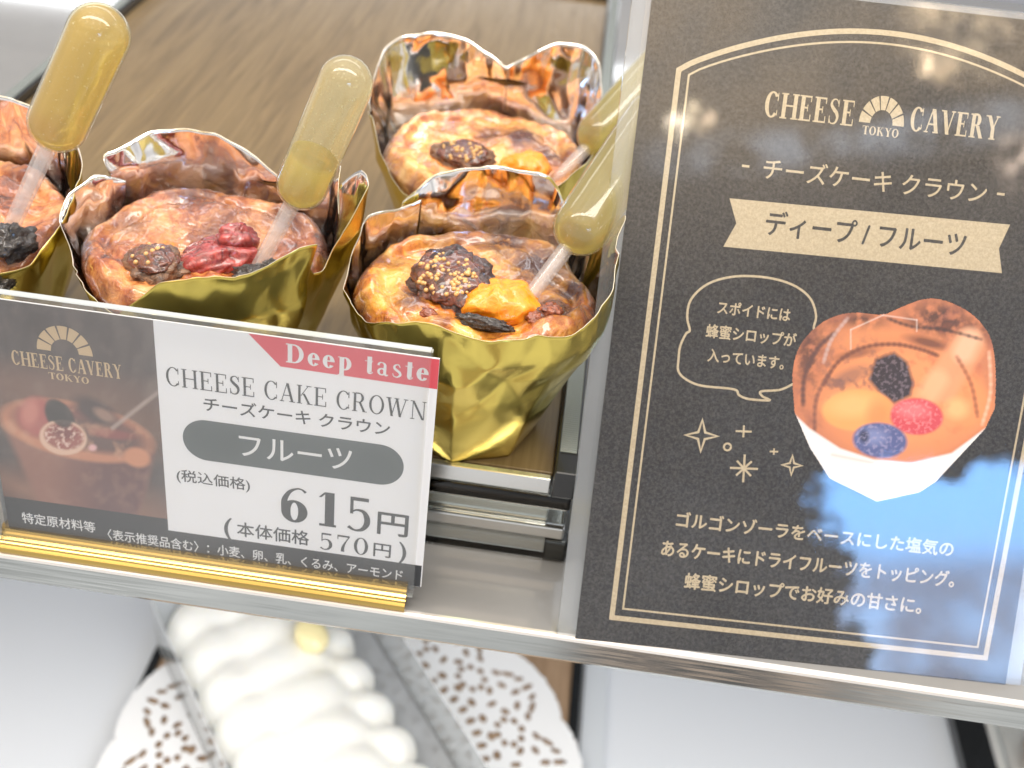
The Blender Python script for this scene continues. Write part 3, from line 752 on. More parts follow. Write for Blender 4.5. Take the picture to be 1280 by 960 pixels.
class Plane:
    def __init__(s, o, u, v): s.o = Vector(o); s.u = Vector(u).normalized(); s.v = Vector(v).normalized(); s.n = s.u.cross(s.v)
    def p(s, x, y, d=0.0): return tuple(s.o + s.u * x + s.v * y + s.n * d)

def serif_text(pl, body, u0, u1, base, cap, d, name, material, parent, track=.06, bold=False):
    GL = GL_BOLD if bold else GL_BOOK
    wd = sum(GL[c][0] + track for c in body) - track
    sx = (u1 - u0) / wd; x = 0; b = MB(); dz = 0
    for c in body:
        for pr in GL[c][1]:
            dz = (dz + 1) % 12
            for q in pr:
                b.face([b.vert(pl.p(u0 + (x + p[0]) * sx, base + p[1] * cap, d + dz * .004)) for p in q])
        x += GL[c][0] + track
    # all strokes face outwards
    o = b.build(name, material, parent)
    return o
def kana_text(pl, body, u0, u1, base, hgt, d, name, material, parent, weight=0.0, shear=0.0):
    c = bpy.data.curves.new('text', 'FONT'); c.body = body; c.resolution_u = 4
    o = bpy.data.objects.new('text', c); COL.objects.link(o)
    dg = bpy.context.evaluated_depsgraph_get(); dg.update()
    m0 = bpy.data.meshes.new_from_object(o.evaluated_get(dg))
    vs = [v.co.copy() for v in m0.vertices]; fs = [tuple(p.vertices) for p in m0.polygons]
    bpy.data.objects.remove(o); bpy.data.curves.remove(c); bpy.data.meshes.remove(m0)
    x0 = min(v.x for v in vs); x1 = max(v.x for v in vs); y0 = min(v.y for v in vs); y1 = max(v.y for v in vs)
    b = MB()
    g_ = weight * hgt * 2.2
    for k, (ox, oy) in enumerate(((0, 0), (g_, 0), (-g_, 0), (0, g_), (0, -g_)) if weight else ((0, 0),)):
        k0 = len(b.v)
        for v in vs:
            yy = (v.y - y0) / (y1 - y0) * hgt
            b.vert(pl.p(u0 + (v.x - x0) / (x1 - x0) * (u1 - u0) + ox, base + yy + oy, d + k * .003))
        for f in fs: b.face([q + k0 for q in f])
    return b.build(name, material, parent)
def poly(pl, pts, d, name, material, parent):
    b = MB(); b.face([b.vert(pl.p(x, y, d)) for x, y in pts]); return b.build(name, material, parent)
def line_strip(pl, pts, wd, d, name, material, parent, closed=False, b=None):
    own = b is None; b = b or MB(); n = len(pts); A = []
    for i in range(n):
        p = np.array(pts[i], float)
        a = np.array(pts[(i - 1) % n] if (closed or i > 0) else pts[i], float); c = np.array(pts[(i + 1) % n] if (closed or i < n - 1) else pts[i], float)
        d1 = (p - a) / (np.linalg.norm(p - a) + 1e-9); d2 = (c - p) / (np.linalg.norm(c - p) + 1e-9)
        t_ = d1 + d2; t_ = t_ / (np.linalg.norm(t_) + 1e-9); nn = np.array([-t_[1], t_[0]])
        k = 1 / max(.5, abs(np.dot(nn, np.array([-d2[1], d2[0]]) if np.linalg.norm(d2) > .5 else np.array([-d1[1], d1[0]]))))
        A.append((b.vert(pl.p(*(p - nn * wd / 2 * k), d)), b.vert(pl.p(*(p + nn * wd / 2 * k), d))))
    for i in range(n if closed else n - 1):
        j = (i + 1) % n; b.face([A[i][0], A[j][0], A[j][1], A[i][1]])
    return b.build(name, material, parent) if own else b
def fan(pl, cx, cy, rx, ry, d, material, parent, n=7, inner=.50):
    b = MB(); gap = 4.0
    for i in range(n):
        a0, a1 = 180 * i / n + gap / 2, 180 * (i + 1) / n - gap / 2
        if i == 0: a0 = 0
        if i == n - 1: a1 = 180
        for s in range(6):
            f0 = R(a0 + (a1 - a0) * s / 6); f1 = R(a0 + (a1 - a0) * (s + 1) / 6)
            b.face([b.vert(pl.p(cx + k * rx * math.cos(f), cy + k * ry * math.sin(f), d)) for k, f in ((inner, f0), (1, f0), (1, f1), (inner, f1))])
    return b.build('arch_emblem', material, parent)

# soft painter for the two printed photographs
class Paint:
    def __init__(s, U, V, A, bg):
        s.U, s.V = U, V
        s.x = A[0][0] * U + A[0][1] * V + A[0][2]; s.y = A[1][0] * U + A[1][1] * V + A[1][2]
        s.c = np.ones(U.shape + (3,)) * np.array(srgb(*bg))
    def fbm(s, sc_, seed, oct_=3):
        o = np.zeros(s.x.shape)
        for i in np.ndindex(s.x.shape): o[i] = noise.fractal(Vector((s.x[i] * sc_, s.y[i] * sc_, seed)), 1, 2, oct_)
        return o
    def put(s, m, col, a=1.0):
        m = np.clip(m * a, 0, 1)[..., None]; s.c = s.c * (1 - m) + np.array(srgb(*col)) * m
    def ell(s, cx, cy, rx, ry, ang=0, soft=.15):
        a = R(ang); dx, dy = s.x - cx, s.y - cy
        q = np.sqrt(((dx * math.cos(a) + dy * math.sin(a)) / rx) ** 2 + ((-dx * math.sin(a) + dy * math.cos(a)) / ry) ** 2)
        return np.clip((1 + soft - q) / (2 * soft), 0, 1)
    def pol(s, pts, soft=3.0):
        ins = np.zeros(s.x.shape, bool); dist = np.full(s.x.shape, 1e9); n = len(pts)
        for i in range(n):
            (x0, y0), (x1, y1) = pts[i], pts[(i + 1) % n]
            c = ((y0 > s.y) != (y1 > s.y)) & (s.x < (x1 - x0) * (s.y - y0) / (y1 - y0 + 1e-9) + x0); ins ^= c
            L2 = (x1 - x0) ** 2 + (y1 - y0) ** 2; t = np.clip(((s.x - x0) * (x1 - x0) + (s.y - y0) * (y1 - y0)) / L2, 0, 1)
            dist = np.minimum(dist, np.hypot(s.x - x0 - t * (x1 - x0), s.y - y0 - t * (y1 - y0)))
        sd = np.where(ins, dist, -dist); s.sd = sd
        return np.clip((sd + soft) / (2 * soft), 0, 1)
    def lin(s, x0, y0, x1, y1, wd, soft=2.0):
        L2 = (x1 - x0) ** 2 + (y1 - y0) ** 2; t = np.clip(((s.x - x0) * (x1 - x0) + (s.y - y0) * (y1 - y0)) / L2, 0, 1)
        return np.clip((wd / 2 + soft - np.hypot(s.x - x0 - t * (x1 - x0), s.y - y0 - t * (y1 - y0))) / (2 * soft), 0, 1)
    def mesh(s, pl, d, name, material, parent, keep=None):
        n, k = s.U.shape; b = MB(); idx = {}; col = []
        def vid(i, j):
            if (i, j) not in idx: idx[(i, j)] = b.vert(pl.p(s.U[i, j], s.V[i, j], d)); col.append((*s.c[i, j], 1))
            return idx[(i, j)]
        for i in range(n - 1):
            for j in range(k - 1):
                if keep is None or (keep[i, j] > 0 and keep[i + 1, j + 1] > 0 and keep[i + 1, j] > 0 and keep[i, j + 1] > 0):
                    b.face([vid(i, j), vid(i, j + 1), vid(i + 1, j + 1), vid(i + 1, j)])
        return b.build(name, material, parent, color=('print', col))

# ------------------------------------------------------------------ price card and its holder
cw, cl = .0074, .1039
PC = Plane((-55.72, 3.372, 4.772), (math.cos(cw), math.sin(cw), 0), (-math.sin(cl) * math.sin(cw), math.sin(cl) * math.cos(cw), math.cos(cl)))
PC.n = PC.u.cross(PC.v)
def slab(pl, u0, v0, u1, v1, d0, d1, mats, name, parent, bevel=0):
    b = MB(); P = [pl.p(u, v, d_) for d_ in (d0, d1) for v in (v0, v1) for u in (u0, u1)]
    i = [b.vert(p) for p in P]
    b.face([i[4], i[5], i[7], i[6]], 0); b.face([i[0], i[2], i[3], i[1]], 0)
    for q in ((0, 1, 5, 4), (1, 3, 7, 5), (3, 2, 6, 7), (2, 0, 4, 6)): b.face([i[k] for k in q], len(mats) - 1)
    return b.build(name, mats, parent, bevel=bevel)
t = thing('card_holder', 'clear acrylic card holder on a polished gold base at the shelf edge', 'card holder')
slab(PC, -1.2, -1.6, 89.9, 60.4, .55, 1.9, ['clear_acrylic', 'acrylic_edge'], 'front_plate', t)
slab(PC, -1.2, -1.6, 89.9, 58.6, -2.0, -.6, ['clear_acrylic', 'acrylic_edge'], 'back_plate', t)
b = MB()                                                       # stepped gold profile, swept along x
gp = [(9.0, .12), (.4, .12), (.15, .9), (.4, 1.9), (.95, 2.3), (1.0, 2.9), (1.35, 3.05), (1.4, 3.7), (2.0, 3.95), (2.15, 4.7), (2.55, 4.95), (2.6, 5.7), (6.5, 5.7), (6.6, 3.6), (9.0, 3.4)]
x0, x1 = -57.3, 32.8
for q in range(len(gp)):
    a, c = gp[q], gp[(q + 1) % len(gp)]
    b.face([b.vert((x0, a[0], a[1])), b.vert((x0, c[0], c[1])), b.vert((x1, c[0], c[1] )), b.vert((x1, a[0], a[1]))])
b.face([b.vert((x0, *p)) for p in gp]); b.face([b.vert((x1, *p)) for p in gp[::-1]])
b.build('gold_base', 'polished_gold', t, bevel=.18)

card = thing('price_card', 'white and dark printed price card reading CHEESE CAKE CROWN 615 yen', 'price card')
slab(PC, 0, 0.1, 91.4, 57.8, -.35, 0, ['card_paper'], 'paper', card)
U, V = np.meshgrid(np.linspace(0.02, 35.85, 150), np.linspace(9.2, 57.75, 200))
pt = Paint(U, V, [[5.9721, -0.6135, 6.0166], [0.8945, -5.0634, 662.887]], (74, 66, 64))
f1 = pt.fbm(.018, 3); f2 = pt.fbm(.05, 9)
pt.put(np.clip((pt.x - 40) / 160, 0, 1) * np.clip((500 - pt.y) / 120, 0, 1), (104, 92, 86), .8)
pt.put(np.clip(np.abs(np.sin(pt.x * .09 + f1 * 2)) - .4, 0, 1) * np.clip((520 - pt.y) / 90, 0, 1), (54, 47, 46), .7)
pt.put(pt.ell(40, 470, 130, 16, 5, .8), (108, 82, 72), .55)
pt.put(pt.ell(100, 505, 190, 34, 12, .6), (126, 92, 74), .6)
pt.put(pt.ell(60, 640, 190, 50, 8, .4), (146, 104, 84), .75)
pt.put(pt.pol([(-20, 590), (60, 636), (130, 668), (215, 700), (-30, 700)], 8), (60, 46, 44), .8)
body = pt.pol([(2, 520), (30, 500), (110, 520), (192, 560), (186, 600), (172, 655), (110, 655), (48, 628)], 5)
pt.put(body, (140, 98, 84)); pt.put(body * np.clip((pt.x - 60) / 70, 0, 1), (92, 62, 64), .85)
pt.put(body * np.clip(f2 * 1.6, 0, 1), (176, 128, 104), .15)
pt.put(pt.pol([(0, 500), (-30, 560), (20, 600), (60, 640), (-30, 640)], 10), (140, 102, 84), .35)
rimm = pt.ell(96, 532, 98, 35, 13, .07)
pt.put(rimm, (188, 128, 98)); pt.put(pt.ell(98, 528, 84, 26, 13, .15), (120, 74, 66))
pt.put(pt.ell(120, 538, 62, 18, 14, .3), (92, 70, 64), .9)
pt.put(rimm * np.clip(f2 * 1.4, 0, 1), (206, 152, 118), .6)
pt.put(pt.ell(48, 514, 26, 24, 20, .2), (168, 92, 84)); pt.put(pt.ell(38, 508, 10, 16, 10, .4), (196, 128, 112), .8)
pt.put(pt.ell(120, 508, 30, 13, 30, .3), (66, 52, 50)); pt.put(pt.ell(130, 512, 14, 6, 30, .4), (190, 150, 128), .5)
pt.put(pt.ell(75, 514, 15, 24, -38, .12), (52, 48, 46)); pt.put(pt.ell(66, 500, 5, 8, -38, .5), (84, 78, 76), .7)
pt.put(pt.ell(79, 540, 30, 22, 10, .06), (214, 178, 154)); pt.put(pt.ell(80, 538, 25, 17, 10, .1), (150, 84, 74)); pt.put(pt.ell(80, 534, 14, 8, 10, .4), (110, 56, 54), .8)
pt.put(pt.ell(79, 538, 26, 18, 10, .1) * np.clip(pt.fbm(.16, 5) * 2, 0, 1), (226, 196, 180), .8)
pt.put(pt.ell(75, 510, 12, 20, -38, .12), (48, 45, 44), .9)
pt.put(pt.ell(172, 566, 17, 12, 20, .2), (196, 134, 100)); pt.put(pt.ell(116, 553, 5, 4, 0, .4), (226, 176, 176), .9)
pt.put(pt.ell(140, 536, 26, 6, 8, .4), (150, 70, 66), .6)
pt.put(pt.lin(141, 528, 196, 484, 5), (176, 158, 148), .75); pt.put(pt.ell(190, 480, 14, 10, -40, .5), (120, 106, 98), .5)
pt.put(pt.ell(170, 648, 9, 4, 8, .4), (160, 66, 74), .9)
pt.put(np.clip(f2, 0, 1), (150, 130, 120), .18)
pt.c = pt.c * 1.12 + np.array(srgb(120, 100, 92)) * .04
pt.mesh(PC, .03, 'cake_photo', 'card_photo', card)
poly(PC, [(.02, .15), (91.2, .15), (91.2, 6.1), (35.85, 6.1), (35.85, 9.2), (.02, 9.2)], .03, 'dark_band', 'card_band', card)
kana_text(PC, '特定原材料等', 3.4, 19.6, 2.5, 3.0, .06, 'lettering', 'card_ink_white', card, .004)
kana_text(PC, '〈表示推奨品含む〉：小麦、卵、乳、くるみ、アーモンド', 22.2, 87.2, 1.15, 3.0, .06, 'lettering', 'card_ink_white', card, .004)
fan(PC, 17.6, 47.7, 5.6, 6.0, .06, 'card_ink_bronze', card)
serif_text(PC, 'CHEESE', 6.5, 17.0, 43.35, 3.3, .06, 'lettering', 'card_ink_bronze', card, bold=True)
serif_text(PC, 'CAVERY', 18.0, 28.7, 43.35, 3.3, .06, 'lettering', 'card_ink_bronze', card, bold=True)
serif_text(PC, 'TOKYO', 13.6, 21.9, 41.1, 1.55, .06, 'lettering', 'card_ink_bronze', card, bold=True)
poly(PC, [(54.4, 57.7), (60.6, 51.3), (91.38, 51.0), (91.38, 57.7)], .03, 'red_ribbon', 'card_ink_red', card)
serif_text(PC, 'Deep taste', 61.6, 89.6, 52.5, 4.2, .06, 'lettering', 'card_ink_white', card, .10, True)
serif_text(PC, 'CHEESE CAKE CROWN', 37.6, 89.8, 43.4, 4.3, .04, 'lettering', 'card_ink_dark', card)
kana_text(PC, 'チーズケーキ クラウン', 45.0, 82.6, 38.6, 3.3, .04, 'lettering', 'card_ink_dark', card, .006)
pill = []
for i in range(25): a = R(-90 + 180 * i / 24); pill.append((80.9 + 5.0 * math.cos(a), 31.2 + 5.0 * math.sin(a)))
for i in range(25): a = R(90 + 180 * i / 24); pill.append((45.3 + 5.0 * math.cos(a), 31.2 + 5.0 * math.sin(a)))
poly(PC, pill, .03, 'grey_pill', 'card_ink_grey', card)
kana_text(PC, 'フルーツ', 52.0, 75.2, 28.7, 5.2, .06, 'lettering', 'card_ink_white', card, .004)
kana_text(PC, '(税込価格)', 38.5, 54.0, 19.4, 3.6, .04, 'lettering', 'card_ink_dark', card, .004)
serif_text(PC, '615', 60.2, 80.0, 13.3, 9.0, .04, 'lettering', 'card_ink_dark', card, .12, True)
kana_text(PC, '円', 81.2, 87.6, 13.3, 5.8, .04, 'lettering', 'card_ink_dark', card, .008)
kana_text(PC, '(', 48.2, 49.9, 5.6, 6.2, .04, 'lettering', 'card_ink_dark', card, .004)
kana_text(PC, '本体価格', 51.0, 66.6, 7.3, 3.9, .04, 'lettering', 'card_ink_dark', card, .006)
serif_text(PC, '570', 68.6, 79.6, 6.9, 4.6, .04, 'lettering', 'card_ink_dark', card, .10)
kana_text(PC, '円', 80.6, 84.3, 7.0, 3.6, .04, 'lettering', 'card_ink_dark', card, .006)
kana_text(PC, ')', 86.0, 87.6, 5.8, 6.0, .04, 'lettering', 'card_ink_dark', card, .004)

# ------------------------------------------------------------------ menu sign and its holder
sl, sw = R(32.165), R(2.828)
PS = Plane((70.8, .6, .5), (math.cos(sw), math.sin(sw), 0), (-math.sin(sl) * math.sin(sw), math.sin(sl) * math.cos(sw), math.cos(sl)))
t = thing('sign_holder', 'clear acrylic easel holding the black menu sign', 'sign holder')
slab(PS, -4.4, -.9, 98.5, 141.2, -1.7, -.45, ['holder_acrylic', 'acrylic_edge'], 'back_plate', t)
slab(PS, -1.6, -.3, 97.0, 140.8, .08, .16, ['sign_sleeve', 'sign_sleeve'], 'clear_sleeve', t)
for u_ in (30.0, 88.0):                                         # rear feet of the easel
    b = MB(); a0 = Vector(PS.p(u_, 60, -1.75)); b.box((a0.x - 2, a0.y + .3, .15), (a0.x + 2, a0.y + 1.7, a0.z))
    b.build('rear_foot', ['holder_acrylic'], t)

sg = thing('menu_sign', 'black upright menu sign with cream lettering and a printed cake photo', 'sign')
slab(PS, -.4, -.55, 93.9, 139.6, -.40, -.02, ['menu_paper'], 'paper', sg)
INK = 'menu_ink_cream'
def arch_path(off):
    x0_, x1_ = 6.9 + off, 92.1 - off + .4; yb, ys, yt = 4.9 + off, 121.6 - off * .35, 133.8 - off
    pts = [(x0_, yb), (x0_, ys)]
    for i in range(1, 40):
        f = i / 40; pts.append((x0_ + (x1_ - x0_) * f, ys + (yt - ys) * math.sin(math.pi * f) ** .82))
    pts += [(x1_, ys), (x1_, yb)]
    return pts
# the frame tapers a little less than the sheet on the right, as printed
def fr(off):
    return [(x if x < 50 else x - (1 - min(1, y / 60)) * 4.2, y) for x, y in arch_path(off)]
line_strip(PS, fr(0), 1.1, .012, 'border_line', INK, sg, closed=True)
line_strip(PS, fr(2.2), .42, .012, 'border_line', INK, sg, closed=True)
serif_text(PS, 'CHEESE', 25.5, 44.4, 114.2, 5.2, .012, 'lettering', INK, sg, bold=True)
serif_text(PS, 'CAVERY', 56.0, 74.6, 114.7, 4.9, .012, 'lettering', INK, sg, bold=True)
fan(PS, 50.1, 115.3, 4.7, 5.8, .012, INK, sg)
serif_text(PS, 'TOKYO', 46.3, 54.0, 112.9, 1.75, .012, 'lettering', INK, sg, bold=True)
kana_text(PS, 'チーズケーキ クラウン', 27.0, 74.0, 101.6, 4.3, .012, 'lettering', INK, sg, .004)
kana_text(PS, '-', 22.4, 24.0, 103.4, .5, .012, 'lettering', INK, sg)
kana_text(PS, '-', 76.2, 77.8, 103.6, .5, .012, 'lettering', INK, sg)
poly(PS, [(20.7, 96.7), (79.9, 97.8), (78.3, 92.6), (79.7, 87.6), (20.7, 86.6), (22.8, 91.7)], .012, 'ribbon', INK, sg)
kana_text(PS, 'ディープ / フルーツ', 29.0, 71.2, 90.0, 5.2, .022, 'lettering', 'menu_ink_dark', sg, .008)
# speech bubble
bp = [(14.3, 62.0), (14.6, 59.5), (16.6, 57.9), (20.0, 57.0), (26.8, 57.0), (28.0, 55.9), (30.2, 55.3), (34.6, 55.5), (33.0, 56.2), (32.6, 57.2), (36.6, 58.0), (39.2, 59.6)]
bp2 = [(43.0, 70.6), (41.9, 71.7), (42.0, 74.5), (40.2, 78.0), (36.2, 80.3), (30.6, 81.2), (24.0, 80.7), (18.6, 78.6), (15.4, 75.0), (15.0, 71.2), (15.9, 68.4), (15.2, 67.6), (14.3, 64.8)]
def soft_path(P):
    n = len(P); out = []
    g = lambda j: np.array(P[min(max(j, 0), n - 1)], float)
    for i in range(n - 1):
        for s in range(5):
            u = s / 5; p0, p1, p2, p3 = g(i - 1), g(i), g(i + 1), g(i + 2)
            out.append(tuple(.5 * ((2 * p1) + (-p0 + p2) * u + (2 * p0 - 5 * p1 + 4 * p2 - p3) * u * u + (-p0 + 3 * p1 - 3 * p2 + p3) * u ** 3)))
    out.append(tuple(P[-1])); return out
line_strip(PS, soft_path(bp2 + bp), .48, .012, 'speech_bubble', INK, sg)
kana_text(PS, 'スポイドには', 21.2, 36.6, 72.6, 2.7, .012, 'lettering', INK, sg, .01)
kana_text(PS, '蜂蜜シロップが', 19.4, 38.5, 67.3, 2.9, .012, 'lettering', INK, sg, .01)
kana_text(PS, '入っています。', 20.4, 36.6, 62.3, 2.7, .012, 'lettering', INK, sg, .01)
# sparkles
def star4(cx, cy, r, wd):
    pts = []
    for i in range(4):
        a = R(90 * i + 4)
        tip = np.array((cx + r * math.cos(a), cy + r * math.sin(a))); a2 = R(90 * i + 49); inn = np.array((cx + r * .30 * math.cos(a2), cy + r * .30 * math.sin(a2)))
        pts += [tuple(tip), tuple(inn)]
    line_strip(PS, pts, wd, .012, 'sparkle', INK, sg, closed=True)
star4(21.2, 46.4, 3.4, .5); star4(41.2, 42.2, 2.1, .42)
def cross(cx, cy, r, arms, wd):
    b = MB()
    for i in range(arms):
        a = R(180 * i / arms + 4); line_strip(PS, [(cx - r * math.cos(a) * (1 if i % 2 == 0 else .75), cy - r * math.sin(a) * (1 if i % 2 == 0 else .75)), (cx + r * math.cos(a) * (1 if i % 2 == 0 else .75), cy + r * math.sin(a) * (1 if i % 2 == 0 else .75))], wd, .012 + .004 * i, None, None, None, b=b)
    b.build('sparkle', INK, sg)
cross(30.0, 48.3, 1.7, 2, .42); cross(31.1, 40.4, 3.0, 4, .46); cross(37.0, 44.7, .9, 2, .36)
line_strip(PS, [(27.0 + .75 * math.cos(R(a)), 44.6 + .75 * math.sin(R(a))) for a in range(0, 360, 20)], .42, .012, 'sparkle', INK, sg, closed=True)
kana_text(PS, 'ゴルゴンゾーラをベースにした塩気の', 18.2, 78.2, 26.2, 3.4, .012, 'lettering', INK, sg, .012)
kana_text(PS, 'あるケーキにドライフルーツをトッピング。', 15.8, 79.4, 19.6, 3.5, .012, 'lettering', INK, sg, .012)
kana_text(PS, '蜂蜜シロップでお好みの甘さに。', 21.6, 73.2, 13.0, 3.5, .012, 'lettering', INK, sg, .012)
# printed cake photo
U, V = np.meshgrid(np.linspace(38.4, 83.4, 290), np.linspace(35.5, 81.5, 296))
pt = Paint(U, V, [[5.8139, 0.8376, 714.4449], [0.6539, -5.8101, 799.4145]], (196, 122, 84))
outl = [(993, 515), (992, 468), (1000, 432), (1028, 402), (1060, 392), (1104, 392), (1150, 374), (1175, 375), (1208, 388), (1230, 408), (1240, 428), (1245, 470), (1244, 510), (1228, 538), (1195, 575), (1170, 603), (1152, 616), (1096, 628), (1062, 612), (1036, 598), (1012, 560)]
top_edge = [(992, 500), (991, 465), (1000, 432), (1026, 404), (1060, 391), (1098, 393), (1108, 392), (1150, 375), (1178, 375), (1208, 388), (1230, 408), (1241, 432), (1245, 470), (1244, 510)]
outl = soft_path(top_edge[:6]) + soft_path(top_edge[6:]) + [(1232, 536), (1196, 575), (1170, 603), (1150, 616), (1096, 628), (1036, 598), (1012, 560), (993, 515)]
keep = pt.pol(outl, .6)
g1 = pt.fbm(.03, 2, 4); g2 = pt.fbm(.07, 8, 4); g3 = pt.fbm(.2, 5, 3)
pt.put(np.clip(g1 * 1.6, 0, 1), (150, 92, 74), .8)
for (x, y, rx, ry, a, v) in [(1010, 440, 14, 34, 20, .75), (1022, 470, 10, 30, -20, .7), (1080, 404, 26, 12, 10, .85), (1175, 402, 38, 22, 8, .9), (1220, 420, 16, 20, 30, .7), (1035, 420, 12, 22, 30, .6)]:
    pt.put(pt.ell(x, y, rx, ry, a, .5) * np.clip(.7 + g2 * 1.5, 0, 1), (66, 46, 42), v)
pt.put(pt.ell(1110, 428, 70, 20, 5, .4), (222, 142, 92), .9)
pt.put(pt.ell(1125, 500, 108, 78, 4, .08), (214, 134, 88)); pt.put(pt.ell(1130, 498, 88, 62, 4, .2), (232, 150, 96), .9)
pt.put(pt.ell(1160, 428, 26, 6, 14, .5), (96, 56, 44), .85); pt.put(pt.ell(1070, 442, 26, 5, -12, .5), (120, 72, 54), .7)
pt.put(np.clip(g2 * 1.8, 0, 1) * pt.ell(1060, 470, 60, 40, -20, .4), (128, 88, 76), .75)
pt.put(np.clip(g2 * 1.6, 0, 1) * pt.ell(1180, 480, 70, 60, 0, .4), (196, 104, 70), .6)
pt.put(pt.ell(1062, 470, 24, 9, -24, .5), (112, 84, 80), .6)
pt.put(pt.pol([(1095, 448), (1118, 440), (1134, 452), (1142, 478), (1138, 494), (1118, 504), (1098, 488), (1086, 474)], 3), (52, 42, 46))
pt.put(pt.pol([(1095, 448), (1118, 440), (1134, 452), (1142, 478), (1138, 494), (1118, 504), (1098, 488), (1086, 474)], 2) * np.clip(g3 * 2.4, 0, 1), (120, 104, 110), .7)
pt.put(pt.lin(1210, 432, 1178, 482, 42, 4), (228, 156, 112), .85); pt.put(pt.lin(1212, 424, 1204, 440, 26, 6), (240, 190, 156), .7); pt.put(pt.lin(1172, 474, 1160, 492, 26, 6), (244, 184, 140), .6)
pt.put(pt.ell(1218, 505, 22, 34, 10, .4), (236, 150, 92), .7); pt.put(pt.ell(1196, 510, 14, 12, 0, .5), (250, 190, 130), .7)
pt.put(pt.ell(1072, 512, 44, 26, -2, .06), (238, 160, 92)); pt.put(pt.ell(1066, 506, 30, 14, -4, .5), (246, 182, 116), .8); pt.put(pt.ell(1098, 518, 14, 18, 0, .5), (226, 130, 76), .6)
pt.put(pt.ell(1146, 520, 33, 23, 4, .07), (206, 74, 82)); pt.put(pt.ell(1140, 512, 20, 10, 4, .5), (232, 128, 130), .7); pt.put(pt.ell(1146, 520, 32, 22, 4, .1) * np.clip(g3 * 2, 0, 1), (238, 150, 150), .6)
pt.put(pt.ell(1100, 550, 34, 22, 6, .08), (84, 92, 140)); pt.put(pt.ell(1092, 545, 16, 10, 0, .5), (142, 152, 196), .6); pt.put(pt.ell(1080, 545, 6, 8, 0, .4), (44, 44, 70), .9)
pt.put(pt.ell(1100, 550, 34, 22, 6, .1) * np.clip(g3 * 2, 0, 1), (170, 160, 190), .5)
for pth, wd, colr_, a_ in (([(1004, 505), (1006, 470), (1022, 436), (1044, 416)], 5, (92, 62, 56), .8), ([(1030, 480), (1048, 452), (1080, 434), (1118, 430), (1150, 436), (1172, 444)], 4, (112, 66, 50), .85),
                          ([(1018, 540), (1020, 500), (1034, 470)], 4, (120, 76, 62), .7), ([(1196, 446), (1214, 480), (1222, 520)], 4, (150, 86, 58), .7), ([(1060, 398), (1040, 424), (1030, 452)], 3, (196, 168, 160), .7),
                          ([(1110, 398), (1140, 408), (1180, 412), (1226, 424)], 3, (60, 44, 42), .8), ([(1236, 440), (1238, 490), (1228, 530)], 3, (236, 190, 160), .7)):
    pq = soft_path(pth)
    for i in range(len(pq) - 1): pt.put(pt.lin(*pq[i], *pq[i + 1], wd, 2.0), colr_, a_)
wr = pt.pol([(990, 514), (1012, 535), (1050, 560), (1092, 574), (1140, 578), (1190, 566), (1232, 535), (1250, 540), (1200, 600), (1150, 630), (1090, 640), (1020, 600), (980, 560)], 1.6)
pt.put(wr, (232, 228, 226)); pt.put(pt.lin(1040, 568, 1100, 580, 2, 2), (190, 160, 140), .5)
for a in ((1064, 436, 1064, 412), (1064, 412, 1104, 394), (1104, 394, 1146, 400), (1146, 400, 1146, 414)): pt.put(pt.lin(*a, 1.2, 1.0), (230, 210, 200), .7)
pt.mesh(PS, .017, 'cake_photo', 'menu_photo', sg, keep=keep - .45)

# ------------------------------------------------------------------ lower shelf: tray, doily, cream cake in its clear box
t = thing('wooden_tray', 'oak board with black rails under the paper doily on the lower level', 'tray')
b = MB(); b.box((-87.5, -60, -205), (85.8, 168, -200.4)); b.build('board', 'oak_board', t, bevel=.4)
for x0, x1 in ((85.9, 90.2), (-91.2, -87.6)):
    b = MB(); b.box((x0, -62, -205.9), (x1, 170, -199)); b.build('rail', 'black_rail', t, bevel=.5)
t = thing('rail_reflection', 'pale grey strip standing in for the rail reflection along the right side of the oak tray', 'rail')
b = MB(); b.box((91.5, -60, -205.8), (102.0, 175, -203)); b.build('strip', 'pale_reflection', t, bevel=.5)  # pale strip built in place of the reflection beside the black rail

